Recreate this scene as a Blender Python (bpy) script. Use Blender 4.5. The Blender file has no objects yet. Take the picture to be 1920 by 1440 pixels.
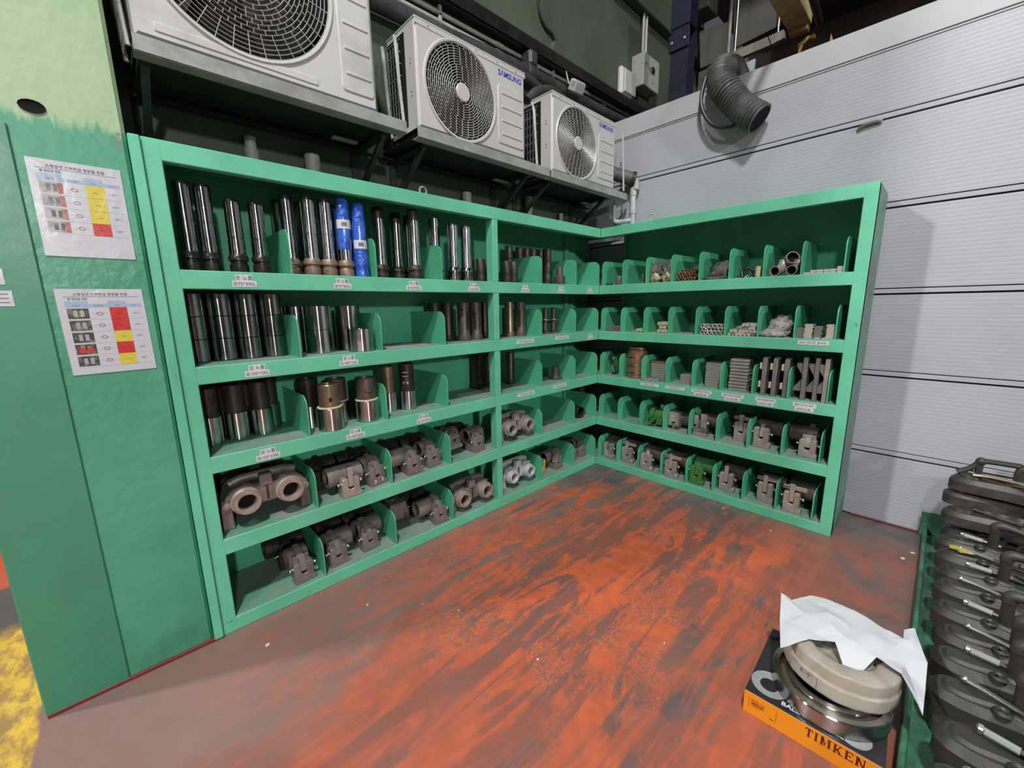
import bpy, math, random
from mathutils import Vector, Matrix
random.seed(7)
SC = bpy.context.scene
COL = SC.collection
PI = math.pi

# ------------------------------------------------------------ camera, world, lamps, exposure
cam_d = bpy.data.cameras.new('camera')
cam_d.sensor_width = 36.0
cam_d.sensor_fit = 'HORIZONTAL'
cam_d.lens = 767.35 * 36.0 / 1920.0
cam_d.clip_start = 0.05
cam_d.clip_end = 200
cam = bpy.data.objects.new('camera', cam_d)
COL.objects.link(cam)
def _camera():
    yaw, pit, rol = -.8109, -.1879, -.0160
    f = Vector((math.cos(pit)*math.sin(yaw), math.cos(pit)*math.cos(yaw), math.sin(pit)))
    r = Vector((math.cos(yaw), -math.sin(yaw), 0))
    u = r.cross(f)
    R = math.cos(rol)*r + math.sin(rol)*u
    U = -math.sin(rol)*r + math.cos(rol)*u
    m = Matrix(((R.x, U.x, -f.x, 2.2097), (R.y, U.y, -f.y, -3.2171), (R.z, U.z, -f.z, 1.5378), (0, 0, 0, 1)))
    cam.matrix_world = m
_camera()
SC.camera = cam

W = bpy.data.worlds.new('hall')
SC.world = W
W.use_nodes = True
W.node_tree.nodes['Background'].inputs[0].default_value = (0.80, 0.90, 1.0, 1)
W.node_tree.nodes['Background'].inputs[1].default_value = 0.092

def lamp(name, loc, target, size, power, color=(1, 1, 1), size_y=None):
    d = bpy.data.lights.new(name, 'AREA')
    d.energy = power
    d.color = color
    if size_y:
        d.shape = 'RECTANGLE'; d.size = size; d.size_y = size_y
    else:
        d.shape = 'DISK'; d.size = size
    o = bpy.data.objects.new(name, d)
    COL.objects.link(o)
    o.location = loc
    o.rotation_euler = (Vector(target) - Vector(loc)).to_track_quat('-Z', 'Y').to_euler()
    return o
# high-bay lamps of the hall: one over the bay, the others down the hall
lamp('high_bay_lamp', (3.35, -4.65, 8.0), (0.9, -1.0, 0.8), 0.55, 600, (1.0, 0.99, 0.95))
lamp('high_bay_lamp', (-2.9, -9.8, 6.4), (1.5, 0.0, 1.0), 0.6, 700, (1.0, 0.99, 0.96))
lamp('high_bay_lamp', (5.5, -9.5, 8.0), (1.0, -1.0, 1.0), 0.6, 330, (1.0, 0.99, 0.96))
lamp('high_bay_lamp', (20.0, -7.0, 5.7), (0.0, -1.4, 1.4), 0.9, 1400, (1.0, 0.99, 0.96))

vs = SC.view_settings
SC.display_settings.display_device = 'sRGB'
vs.view_transform = 'Standard'
vs.look = 'None'
vs.exposure = -0.10
vs.gamma = 1.0
vs.use_curve_mapping = False

# ------------------------------------------------------------ materials
class NT:
    """tiny node-tree writer"""
    def __init__(s, name):
        s.m = bpy.data.materials.new(name)
        s.m.use_nodes = True
        s.t = s.m.node_tree
        s.b = s.t.nodes['Principled BSDF']
        s.tc = s.t.nodes.new('ShaderNodeTexCoord')
        s.P = s.tc.outputs['Object']
    def n(s, typ, **kw):
        x = s.t.nodes.new(typ)
        for k, v in kw.items():
            setattr(x, k, v)
        return x
    def put(s, sock, v):
        if isinstance(v, bpy.types.NodeSocket):
            s.t.links.new(v, sock)
        elif v is not None:
            if isinstance(v, (tuple, list)) and len(v) == 3 and sock.type == 'RGBA':
                v = (*v, 1)
            sock.default_value = v
    def map(s, vec, scale=(1, 1, 1), rot=(0, 0, 0), loc=(0, 0, 0)):
        x = s.n('ShaderNodeMapping')
        s.put(x.inputs['Vector'], vec)
        x.inputs['Scale'].default_value = scale
        x.inputs['Rotation'].default_value = rot
        x.inputs['Location'].default_value = loc
        return x.outputs[0]
    def noise(s, scale=5, detail=4, rough=.55, dist=0, vec=None, col=False):
        x = s.n('ShaderNodeTexNoise')
        s.put(x.inputs['Vector'], vec or s.P)
        x.inputs['Scale'].default_value = scale
        x.inputs['Detail'].default_value = detail
        x.inputs['Roughness'].default_value = rough
        x.inputs['Distortion'].default_value = dist
        return x.outputs['Color' if col else 'Fac']
    def vor(s, scale=20, feature='DISTANCE_TO_EDGE', vec=None, rnd=1):
        x = s.n('ShaderNodeTexVoronoi', feature=feature)
        s.put(x.inputs['Vector'], vec or s.P)
        x.inputs['Scale'].default_value = scale
        x.inputs['Randomness'].default_value = rnd
        return x.outputs['Distance']
    def ramp(s, fac, a, b, ca=0.0, cb=1.0):
        x = s.n('ShaderNodeMapRange')
        x.interpolation_type = 'SMOOTHSTEP'
        s.put(x.inputs['Value'], fac)
        x.inputs['From Min'].default_value = a
        x.inputs['From Max'].default_value = b
        x.inputs['To Min'].default_value = ca
        x.inputs['To Max'].default_value = cb
        return x.outputs[0]
    def math(s, op, a, b=0.0, c=0.0):
        x = s.n('ShaderNodeMath', operation=op)
        s.put(x.inputs[0], a); s.put(x.inputs[1], b); s.put(x.inputs[2], c)
        return x.outputs[0]
    def mix(s, f, a, b, mode='MIX'):
        x = s.n('ShaderNodeMix', data_type='RGBA', blend_type=mode)
        s.put(x.inputs[0], f); s.put(x.inputs[6], a); s.put(x.inputs[7], b)
        return x.outputs[2]
    def sep(s, v=None):
        x = s.n('ShaderNodeSeparateXYZ')
        s.put(x.inputs[0], v or s.P)
        return x.outputs
    def bump(s, h, strength=.3, dist=.01):
        x = s.n('ShaderNodeBump')
        x.inputs['Strength'].default_value = strength
        x.inputs['Distance'].default_value = dist
        s.put(x.inputs['Height'], h)
        s.put(s.b.inputs['Normal'], x.outputs[0])
    def fin(s, col, rough=.5, metal=0.0, spec=None, aniso=None):
        s.put(s.b.inputs['Base Color'], col)
        s.put(s.b.inputs['Roughness'], rough)
        s.put(s.b.inputs['Metallic'], metal)
        if spec is not None:
            s.b.inputs['Specular IOR Level'].default_value = spec
        if aniso:
            s.b.inputs['Anisotropic'].default_value = aniso
            s.b.inputs['Anisotropic Rotation'].default_value = .25
            t = s.n('ShaderNodeTangent', direction_type='RADIAL', axis='Z')
            s.put(s.b.inputs['Tangent'], t.outputs[0])
        return s.m

def simple(name, col, rough=.5, metal=0.0, var=.25, scale=8, spec=None, aniso=None, bump=0.0):
    t = NT(name)
    n = t.noise(scale, 5, .6)
    f = t.ramp(n, .3, .7)
    d = tuple(c * (1 - var) for c in col)
    l = tuple(min(1, c * (1 + var * .5)) for c in col)
    r = t.ramp(n, .3, .7, max(.03, rough - .06), min(1, rough + .08))
    if bump:
        t.bump(t.noise(scale * 6, 4), bump, .004)
    return t.fin(t.mix(f, d, l), r, metal, spec, aniso)

def two_tone(name, ca, cb, scale, lo, hi, rough=.5, metal=0.0, metal_b=None, rough_b=None, bump=0.0, detail=6):
    t = NT(name)
    n = t.noise(scale, detail, .62, .4)
    f = t.ramp(n, lo, hi)
    mt = metal if metal_b is None else t.math('MULTIPLY_ADD', f, metal_b - metal, metal)
    rg = rough if rough_b is None else t.math('MULTIPLY_ADD', f, rough_b - rough, rough)
    if bump:
        t.bump(n, bump, .006)
    return t.fin(t.mix(f, ca, cb), rg, mt)

def green_paint(name, base, lump=.15, chips=.72, rough=.36, wear=(.05, .07, .055)):
    t = NT(name)
    n = t.noise(2.2, 5, .6)
    c = t.mix(t.ramp(n, .3, .72), tuple(x * .84 for x in base), tuple(x * 1.06 for x in base))
    grime = t.ramp(t.noise(5.5, 8, .7, .6), .56, .74)
    c = t.mix(t.math('MULTIPLY', grime, .22), c, (.10, .22, .15))
    ch = t.ramp(t.noise(26, 6, .7, .3), chips, chips + .03)
    z = t.sep()[2]
    ch2 = t.math('MULTIPLY', ch, t.math('MAXIMUM', t.ramp(t.noise(2.7, 3, .5), .50, .62), t.ramp(z, .22, .05)))
    drip = t.math('MULTIPLY', t.ramp(t.noise(5, 5, .6, 0, t.map(t.P, (6, 6, .35))), .64, .70), t.ramp(t.noise(1.6, 2), .52, .62))
    c = t.mix(t.math('MULTIPLY', drip, .35), c, (.06, .17, .11))
    c = t.mix(ch2, c, wear)
    h = t.math('ADD', t.noise(30, 4, .6), t.math('MULTIPLY', ch2, -1.5))
    h = t.math('ADD', h, t.math('MULTIPLY', t.noise(7, 3, .5), 1.6))
    t.bump(h, lump, .006)
    return t.fin(c, t.ramp(n, .3, .7, rough - .05, rough + .1))

G = (.118, .475, .295)
M_GREEN = green_paint('green_gloss_paint', G, .15, .655)
M_GREEN_IN = green_paint('green_paint_shaded_inside', (.075, .40, .225), .08, .8, .42)  # rack green again, with the interior shade darkened into its colour
M_GREEN_DUSTY = two_tone('dusty_green_shelf', (.22, .26, .235), (.09, .28, .18), 4.0, .42, .66, .62, bump=.05)
M_GREEN_SIDE = two_tone('worn_green_side', (.12, .16, .15), (.08, .28, .18), 3.0, .40, .62, .42, bump=.1)

def column_mat():
    t = NT('column_paint')
    x, y, z = t.sep()
    n = t.noise(2.0, 5, .6)
    low = t.mix(t.ramp(n, .3, .7), (.048, .245, .145), (.066, .305, .185))
    up = t.mix(t.ramp(n, .3, .7), (.27, .41, .24), (.325, .46, .28))
    edge = t.math('ADD', z, t.math('MULTIPLY', t.math('SUBTRACT', t.noise(9, 6, .7, .3, t.map(t.P, (1, 3, .6))), .5), .16))
    f = t.ramp(edge, 2.175, 2.215)
    c = t.mix(f, low, up)
    ch = t.math('MULTIPLY', t.ramp(t.noise(17, 6, .7), .66, .69), t.ramp(t.noise(3, 3), .5, .6))
    near = t.math('MULTIPLY', t.ramp(y, -3.2, -3.1), t.math('MULTIPLY', t.ramp(z, 2.1, 2.2), t.ramp(z, 2.42, 2.3)))
    rust = t.math('MULTIPLY', near, t.ramp(t.noise(22, 4), .6, .64))
    c = t.mix(ch, c, (.045, .13, .085))
    c = t.mix(rust, c, (.28, .13, .09))
    low_dark = t.math('MULTIPLY', t.ramp(z, .35, .0), t.ramp(t.noise(6, 6, .7), .35, .75))  # patchy darker green towards the foot
    c = t.mix(t.math('MULTIPLY', low_dark, .55), c, (.035, .12, .075))
    h = t.math('ADD', t.noise(24, 4, .6), t.math('MULTIPLY', t.noise(6, 3), 2.2))
    h = t.math('ADD', h, t.math('MULTIPLY', ch, -1.2))
    t.bump(h, .15, .010)
    return t.fin(c, t.ramp(n, .3, .7, .30, .46))
M_COLUMN = column_mat()
M_COLUMN_SHEET = green_paint('column_sheet_paint', (.048, .235, .138), .1, .8, .36)

def green_wall():
    t = NT('green_wall_paint')
    z = t.sep()[2]
    n = t.noise(1.3, 6, .65, .4)
    c = t.mix(t.ramp(n, .3, .7), (.042, .060, .038), (.068, .092, .058))
    st = t.noise(3.2, 6, .7, .5, t.map(t.P, (1, 1, .25)))
    c = t.mix(t.math('MULTIPLY', t.ramp(st, .5, .74), .5), c, (.035, .043, .035))
    cr = t.math('LESS_THAN', t.vor(.8, vec=t.map(t.noise(2, 4, col=True), (1, 1, 1))), .004)
    t.bump(t.noise(18, 5, .6), .12, .01)
    return t.fin(c, .62)
M_WALL = green_wall()

def floor_mat():
    t = NT('worn_red_floor_paint')
    x, y, z = t.sep()
    big = t.noise(.9, 4, .55, .5)
    med = t.noise(3.0, 7, .66, .9)
    red = t.mix(t.ramp(big, .32, .7), (.195, .082, .066), (.285, .088, .056))
    pink = t.mix(t.ramp(med, .3, .7), (.235, .132, .115), (.19, .135, .124))
    grey = t.mix(t.ramp(med, .35, .7), (.080, .074, .073), (.125, .113, .109))
    orange = t.mix(t.ramp(t.noise(11, 5, .6), .3, .7), (.46, .092, .038), (.60, .125, .046))
    # distances along the floor
    def dist(px, py, sx=1.0, sy=1.0):
        dx = t.math('MULTIPLY', t.math('SUBTRACT', x, px), sx)
        dy = t.math('MULTIPLY', t.math('SUBTRACT', y, py), sy)
        return t.math('SQRT', t.math('ADD', t.math('MULTIPLY', dx, dx), t.math('MULTIPLY', dy, dy)))
    wob = t.math('MULTIPLY', t.math('SUBTRACT', t.noise(2.2, 6, .65, .8), .5), 1.1)
    fine = t.math('MULTIPLY', t.math('SUBTRACT', t.noise(9, 5, .65, .8), .5), .42)
    # strip beside the left rack is dull pink-grey, corner and right rack foot dark grey
    c = t.mix(t.ramp(t.math('ADD', t.math('ADD', x, wob), t.math('MULTIPLY', y, .10)), .62, .10), red, pink)
    corner = t.math('ADD', t.math('SUBTRACT', y, t.math('MULTIPLY', x, .34)), t.math('MULTIPLY', wob, .8))
    c = t.mix(t.ramp(corner, -.90, -.30), c, grey)
    # grey scuffed patches
    scuff = t.ramp(t.math('ADD', t.noise(1.7, 8, .68, 1.2, t.map(t.P, (1.0, .55, 1), (0, 0, .5), (3, 1, 0))), t.math('MULTIPLY', fine, .25)), .565, .62)
    scuff = t.math('MULTIPLY', scuff, t.ramp(dist(1.1, -1.0, .9, .8), 1.9, .7))
    c = t.mix(t.math('MULTIPLY', scuff, .8), c, grey)
    # bright orange paint left in the walked-on middle, with brush streaks
    d1 = t.math('ADD', dist(.85, -1.15, 1.0, .75), wob)
    sa = t.noise(2.2, 8, .66, 1.2, t.map(t.P, (3.0, .50, 1), (0, 0, .55)))
    sb_ = t.noise(2.2, 8, .66, 1.2, t.map(t.P, (3.2, .55, 1), (0, 0, -.75), (2, 4, 0)))
    streak = t.math('MAXIMUM', t.math('SUBTRACT', sa, .01), t.math('SUBTRACT', sb_, .045))
    ring = t.math('MULTIPLY', t.ramp(d1, 1.45, .5), t.ramp(t.math('ADD', streak, t.math('MULTIPLY', fine, .35)), .478, .545))
    d2 = t.math('ADD', dist(1.55, -2.2, .62, .8), wob)
    ring2 = t.math('MULTIPLY', t.ramp(d2, 1.45, .3), t.ramp(t.math('ADD', streak, t.math('MULTIPLY', fine, .3)), .44, .62))
    f_or = t.math('MAXIMUM', t.math('MULTIPLY', ring, .92), t.math('MULTIPLY', ring2, .62))
    c = t.mix(f_or, c, orange)
    # crazed, chipped paint: dark cracks between small flakes
    warp = t.n('ShaderNodeVectorMath', operation='MULTIPLY_ADD')
    t.put(warp.inputs[0], t.noise(14, 3, .6, 0, col=True)); warp.inputs[1].default_value = (.05, .05, .05); t.put(warp.inputs[2], t.P)
    v = t.vor(40, vec=t.map(warp.outputs[0], (1, 1.5, 1), (0, 0, .6)))
    craze = t.math('MULTIPLY', t.ramp(v, .13, .03), t.ramp(t.noise(2.6, 6, .62, .6, t.map(t.P, (1, 1, 1), (0, 0, 0), (5, 2, 0))), .47, .56))
    craze = t.math('MULTIPLY', craze, t.ramp(d1, 1.35, .7))
    c = t.mix(t.math('MULTIPLY', craze, .75), c, (.11, .098, .095))
    # scratches
    sc = t.ramp(t.noise(3.5, 4, .5, .2, t.map(t.P, (9, .5, 1), (0, 0, -.75))), .70, .73)
    c = t.mix(t.math('MULTIPLY', sc, .45), c, (.42, .16, .09))
    # grey-white dust
    dust = t.ramp(t.noise(60, 2, .5), .74, .77)
    c = t.mix(t.math('MULTIPLY', dust, .4), c, (.45, .40, .36))
    # hazard strip left of the pillar and red aisle beyond it
    wy = t.math('ADD', y, t.math('MULTIPLY', t.math('SUBTRACT', t.noise(7, 4), .5), .05))
    yellow = t.mix(t.ramp(t.noise(7, 7, .72, .25, t.map(t.P, (1, 2.0, 1), (0, 0, .4))), .40, .60), (.30, .18, .07), (.62, .40, .055))
    ym = t.math('MULTIPLY', t.ramp(wy, -3.64, -3.655), t.ramp(wy, -4.0, -3.97))
    c = t.mix(ym, c, yellow)
    ax = t.math('ADD', x, t.math('MULTIPLY', wob, .2))
    dark = t.math('MULTIPLY', t.ramp(ax, -.72, -.86), t.ramp(y, -3.60, -3.66))
    c = t.mix(dark, c, (.10, .085, .08))
    farred = t.math('MULTIPLY', t.ramp(ax, -1.28, -1.36), t.ramp(y, -3.60, -3.66))
    c = t.mix(farred, c, (.46, .10, .05))
    rg = t.ramp(t.noise(2.4, 6, .65, .6), .3, .75, .30, .60)
    hh = t.math('ADD', t.noise(40, 4, .6), t.math('MULTIPLY', craze, -1.5))
    t.bump(hh, .10, .004)
    return t.fin(c, rg)
M_FLOOR = floor_mat()

M_PANEL = simple('light_grey_panel_steel', (.35, .36, .405), .40, 0.0, .06, 1.5)
M_PANEL_EDGE = simple('panel_joint_dark', (.008, .009, .012), .7)
M_PANEL_STRIP = simple('panel_joint_strip', (.35, .36, .405), .4, 0.0, .05, 2)
M_FLASH = simple('pale_flashing_steel', (.385, .39, .42), .45, 0.0, .07, 2)
M_REDBASE = simple('dark_red_base_paint', (.16, .018, .015), .5)

M_AC = simple('off_white_casing', (.43, .43, .42), .42, 0.0, .06, 2.0)
M_AC_OLD = two_tone('stained_white_casing', (.46, .47, .455), (.34, .35, .335), 2.2, .52, .72, .46)
M_AC_DARK = simple('dark_grille_inside', (.010, .0105, .011), .9, spec=.15)
M_GUARD = simple('grey_guard_wire', (.26, .265, .26), .38, .5)
M_GUARD_LT = simple('pale_grille_wire', (.42, .43, .42), .4, .1)
M_BLUE_INK = simple('blue_print', (.03, .045, .42), .45)
M_GALV = two_tone('galvanised_steel', (.30, .33, .31), (.22, .24, .225), 6, .4, .65, .45, .15)
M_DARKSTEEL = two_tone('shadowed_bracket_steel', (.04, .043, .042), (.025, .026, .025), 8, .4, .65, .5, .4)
M_BASEPLATE = two_tone('dusty_black_base_pan', (.018, .020, .021), (.045, .038, .035), 6, .5, .72, .6, .2)
M_INSUL = simple('black_pipe_insulation', (.035, .037, .040), .55, 0, .35, 9, bump=.25)
M_CONDUIT = simple('grey_conduit', (.34, .345, .31), .5)
M_PVC = simple('white_pvc', (.42, .43, .42), .35)
M_CABLE = simple('black_cable', (.012, .013, .013), .45)
M_BOX = two_tone('old_white_switch_box', (.30, .31, .28), (.10, .10, .09), 9, .58, .68, .5)
M_NAVY = two_tone('navy_paint', (.012, .013, .034), (.010, .010, .020), 5, .4, .6, .35)
M_HOSE = simple('black_ribbed_hose', (.085, .085, .088), .5, 0, .35, 14, bump=.6)
M_CEIL = two_tone('dark_roof_boards', (.035, .024, .019), (.12, .055, .026), 2.0, .45, .75, .8)
M_CEMENT = two_tone('grey_cement_board', (.075, .072, .065), (.052, .050, .045), 2.5, .4, .7, .8)
M_TIMBER = two_tone('sprayed_foam_beam', (.26, .22, .13), (.44, .33, .13), 5, .42, .62, .8, bump=.5)
M_OCHRE = simple('ochre_edge', (.30, .19, .06), .7)
M_CHANNEL = two_tone('dull_channel_paint', (.20, .195, .15), (.14, .135, .105), 6, .4, .65, .6)
M_SKYPANEL = simple('pale_blue_sheet', (.30, .36, .375), .5)

CHROME = dict(rough=.17, metal=1.0, var=.12, scale=5, aniso=1.0)
M_CHROME = simple('turned_bright_steel', (.47, .47, .46), **CHROME)
M_CHROME_DK = simple('turned_dark_steel', (.27, .27, .265), .18, 1.0, .15, 5, aniso=1.0)
M_BLACKSTEEL = simple('blackened_steel', (.028, .027, .026), .34, .5, .3, 9)
M_BROWNSTEEL = two_tone('brown_phosphated_steel', (.125, .105, .088), (.08, .066, .056), 9, .4, .65, .45, .55)
M_DARKBROWN = two_tone('dark_brown_steel', (.060, .050, .042), (.035, .030, .026), 9, .4, .65, .42, .5)
M_BRASSY = two_tone('heat_tinted_steel', (.29, .225, .135), (.19, .145, .105), 11, .4, .65, .33, .75)
M_RUSTBASE = two_tone('rust_pink_steel', (.24, .165, .125), (.15, .12, .095), 12, .4, .65, .5, .45)
M_CASTIRON = two_tone('oily_cast_iron', (.215, .185, .168), (.11, .095, .086), 8, .38, .66, .42, .25, bump=.12)
M_CASTLIGHT = two_tone('bare_cast_steel', (.36, .325, .295), (.24, .21, .188), 9, .38, .66, .42, .3, bump=.10)
M_CASTDARK = two_tone('black_iron_and_shade', (.034, .030, .027), (.019, .017, .016), 8, .38, .66, .5, .4)  # black iron; also stands for shade in yoke slots and on back clamps
M_MACHINED = two_tone('machined_ring_face', (.38, .31, .275), (.27, .225, .20), 12, .4, .65, .36, .35)
M_SHINY = simple('bright_worn_steel', (.62, .60, .56), .26, 1.0, .15, 10)
M_ALU = two_tone('silver_painted_casting', (.52, .53, .56), (.36, .37, .39), 9, .45, .7, .45, .3)
M_GREENCAST = two_tone('chipped_green_casting', (.045, .17, .045), (.22, .21, .16), 13, .62, .68, .45, .1)
M_YELLOWCAST = two_tone('chipped_yellow_casting', (.40, .32, .06), (.12, .10, .07), 11, .45, .6, .5)
M_PLATE = two_tone('grey_milled_plate', (.34, .335, .305), (.235, .23, .21), 8, .4, .66, .48, .5)
M_PLATE_DK = two_tone('dark_grey_plate', (.22, .22, .212), (.15, .15, .146), 8, .4, .66, .45, .5)
M_CREAM = two_tone('cream_oiled_block', (.55, .47, .33), (.40, .25, .13), 9, .5, .72, .45)
M_COPPER = two_tone('copper_ring_steel', (.42, .225, .125), (.30, .19, .125), 14, .4, .65, .36, .7)
M_WOOD = two_tone('pale_dowel', (.48, .44, .28), (.36, .33, .22), 20, .4, .6, .6)
M_WHITEROD = simple('pale_steel_rod', (.62, .60, .53), .35, .5, .15, 15)
M_BLUEWRAP = NT('blue_wrap_film')
def _blue():
    t = M_BLUEWRAP
    n = t.noise(9, 5, .6, 1.4, t.map(t.P, (1, 1, .8), (.9, .3, 0)))
    t.bump(n, .9, .02)
    t.b.inputs['Coat Weight'].default_value = .5
    return t.fin(t.mix(t.ramp(n, .35, .65), (.012, .045, .30), (.03, .13, .62)), .24)
M_BLUEWRAP = _blue()
def film(name, col, rough=.22, alpha=.55, tr=.0):
    t = NT(name)
    n = t.noise(16, 5, .62, 1.8)
    t.bump(n, 1.0, .02)
    t.b.inputs['Coat Weight'].default_value = .25
    return t.fin(t.mix(t.ramp(n, .35, .65), tuple(c * .55 for c in col), col), rough)
M_BAG = film('dark_oily_bag', (.15, .14, .12), .42)
M_BAGPALE = film('grey_plastic_bag', (.42, .40, .36), .3)
M_BAGPARTS = two_tone('bagged_yellow_parts', (.42, .39, .24), (.09, .085, .07), 28, .45, .6, .4)
M_PAPER = simple('white_paper', (.52, .535, .57), .7, 0, .05, 6)
M_LABEL = simple('white_label_paper', (.54, .55, .60), .5, 0, .05, 20)
M_INK = simple('black_ink', (.018, .018, .022), .6)
M_INKGREY = simple('grey_ink', (.16, .16, .18), .6)
M_CHALK = simple('white_chalk_mark', (.72, .71, .66), .8)
def glossy(name, col):
    t = NT(name)
    t.bump(t.noise(9, 3, .5, .6), .22, .01)
    t.b.inputs['Coat Weight'].default_value = .7  # upper block coloured black as the shaded hollow behind the slot
    t.b.inputs['Coat Roughness'].default_value = .06
    return t.fin(col, .25)
M_LAMINATE = glossy('laminated_sheet', (.48, .49, .545))
M_P_BLUE = glossy('print_pale_blue', (.29, .38, .53))
M_P_YEL = glossy('print_yellow', (.56, .47, .05))
M_P_RED = glossy('print_red', (.48, .03, .028))
M_P_PHOTO = two_tone('print_photo_grey', (.34, .34, .35), (.20, .19, .19), 40, .4, .65, .3)
M_P_PHOTODK = two_tone('print_photo_dark', (.03, .03, .033), (.16, .14, .12), 45, .45, .65, .3)
M_P_MAROON = glossy('print_maroon', (.33, .07, .06))
M_CARDBLACK = two_tone('black_printed_card', (.016, .016, .019), (.025, .024, .026), 4, .4, .6, .32)
M_CARDORANGE = simple('orange_printed_card', (.72, .24, .008), .45, 0, .05, 4)
M_CARDGREY = simple('grey_print', (.27, .27, .28), .4)
M_MAROONINK = simple('maroon_print', (.075, .008, .006), .5)
M_WHITEINK = simple('white_print', (.62, .62, .62), .5)
M_WAXPAPER = NT('waxed_wrap_paper')
def _wax():
    t = M_WAXPAPER
    n = t.noise(5, 6, .62, 1.2, t.map(t.P, (1, 1, .5)))
    t.bump(n, .25, .01)
    return t.fin(t.mix(t.ramp(n, .3, .7), (.27, .245, .205), (.37, .345, .295)), .42)
M_WAXPAPER = _wax()
M_RACKGREEN = two_tone('scuffed_green_tray', (.028, .085, .048), (.045, .17, .10), 6, .42, .62, .45, bump=.3)
M_FORGE = two_tone('oily_forged_iron', (.036, .033, .031), (.070, .062, .057), 7, .45, .7, .5, .2, bump=.15)
M_WORN = two_tone('worn_bright_edge', (.23, .185, .135), (.10, .085, .07), 8, .45, .65, .36, .8)
M_CHIP = simple('white_paint_chip', (.60, .58, .50), .6)

# ------------------------------------------------------------ mesh writer
ID = Matrix.Identity(4)
class M:
    """collects shapes into one mesh"""
    def __init__(s):
        s.v = []; s.f = []; s.mi = []; s.mats = []; s.t = ID
    def slot(s, m):
        if m not in s.mats: s.mats.append(m)
        return s.mats.index(m)
    def add(s, vs, fs, m):
        k = len(s.v); i = s.slot(m)
        T = s.t
        s.v += [tuple(T @ Vector(p)) for p in vs]
        for f in fs:
            s.f.append(tuple(a + k for a in f)); s.mi.append(i)
        return s
    def box(s, x0, x1, y0, y1, z0, z1, m, c=0.0):
        if x0 > x1: x0, x1 = x1, x0
        if y0 > y1: y0, y1 = y1, y0
        if z0 > z1: z0, z1 = z1, z0
        c = min(c, .45*(x1-x0), .45*(y1-y0), .45*(z1-z0))
        if c <= 0:
            vs = [(x, y, z) for z in (z0, z1) for y in (y0, y1) for x in (x0, x1)]
            fs = [(0, 2, 3, 1), (4, 5, 7, 6), (0, 1, 5, 4), (2, 6, 7, 3), (0, 4, 6, 2), (1, 3, 7, 5)]
            return s.add(vs, fs, m)
        vs = []; ix = {}
        X = (x0, x1); Y = (y0, y1); Z = (z0, z1)
        for i in (0, 1):
            for j in (0, 1):
                for k in (0, 1):
                    sx, sy, sz = (1-2*i)*c, (1-2*j)*c, (1-2*k)*c
                    for a, p in enumerate(((X[i], Y[j]+sy, Z[k]+sz), (X[i]+sx, Y[j], Z[k]+sz), (X[i]+sx, Y[j]+sy, Z[k]))):
                        ix[i, j, k, a] = len(vs); vs.append(p)
        fs = []
        for i in (0, 1):
            q = [ix[i, 0, 0, 0], ix[i, 1, 0, 0], ix[i, 1, 1, 0], ix[i, 0, 1, 0]]; fs.append(tuple(q if i else q[::-1]))
            q = [ix[0, i, 0, 1], ix[1, i, 0, 1], ix[1, i, 1, 1], ix[0, i, 1, 1]]; fs.append(tuple(q if not i else q[::-1]))
            q = [ix[0, 0, i, 2], ix[1, 0, i, 2], ix[1, 1, i, 2], ix[0, 1, i, 2]]; fs.append(tuple(q if i else q[::-1]))
        for a in (0, 1):
            for b in (0, 1):
                fs.append((ix[a, b, 0, 0], ix[a, b, 1, 0], ix[a, b, 1, 1], ix[a, b, 0, 1]))
                fs.append((ix[a, 0, b, 0], ix[a, 1, b, 0], ix[a, 1, b, 2], ix[a, 0, b, 2]))
                fs.append((ix[0, a, b, 1], ix[1, a, b, 1], ix[1, a, b, 2], ix[0, a, b, 2]))
                for d in (0, 1):
                    fs.append((ix[a, b, d, 0], ix[a, b, d, 1], ix[a, b, d, 2]))
        return s.add(vs, fs, m)
    def lathe(s, prof, m, seg=24, o=(0, 0, 0), ax='z', a0=0.0, a1=2*PI):
        """prof: list of (radius, height) or (radius, height, material)"""
        full = abs(a1 - a0 - 2*PI) < 1e-6
        n = seg if full else seg + 1
        def pt(r, h, a):
            c, d = r*math.cos(a), r*math.sin(a)
            if ax == 'z': p = (c, d, h)
            elif ax == 'x': p = (h, c, d)
            else: p = (d, h, c)
            return (p[0]+o[0], p[1]+o[1], p[2]+o[2])
        for q in range(len(prof) - 1):
            r0, h0 = prof[q][:2]; r1, h1 = prof[q+1][:2]
            mm = prof[q+1][2] if len(prof[q+1]) > 2 else m
            A = [a0 + (a1-a0)*i/seg for i in range(n)]
            vs = []; fs = []
            if r0 < 1e-6:
                vs = [pt(0, h0, 0)] + [pt(r1, h1, a) for a in A]
                fs = [(0, 1+(i+1) % n if full else 2+i, 1+i) for i in range(seg)]
            elif r1 < 1e-6:
                vs = [pt(0, h1, 0)] + [pt(r0, h0, a) for a in A]
                fs = [(0, 1+i, 1+(i+1) % n if full else 2+i) for i in range(seg)]
            else:
                vs = [pt(r0, h0, a) for a in A] + [pt(r1, h1, a) for a in A]
                for i in range(seg):
                    j = (i+1) % n if full else i+1
                    fs.append((i, j, n+j, n+i))
            s.add(vs, fs, mm)
        return s
    def cyl(s, p, q, r, m, seg=14, r2=None, caps=True):
        p = Vector(p); q = Vector(q); d = q - p; L = d.length
        if L < 1e-9: return s
        rot = d.to_track_quat('Z', 'Y').to_matrix().to_4x4()
        old = s.t
        s.t = old @ Matrix.Translation(p) @ rot
        r2 = r if r2 is None else r2
        prof = [(r, 0), (r2, L)]
        if caps: prof = [(0, 0)] + prof + [(0, L)]
        s.lathe(prof, m, seg)
        s.t = old
        return s
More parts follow.
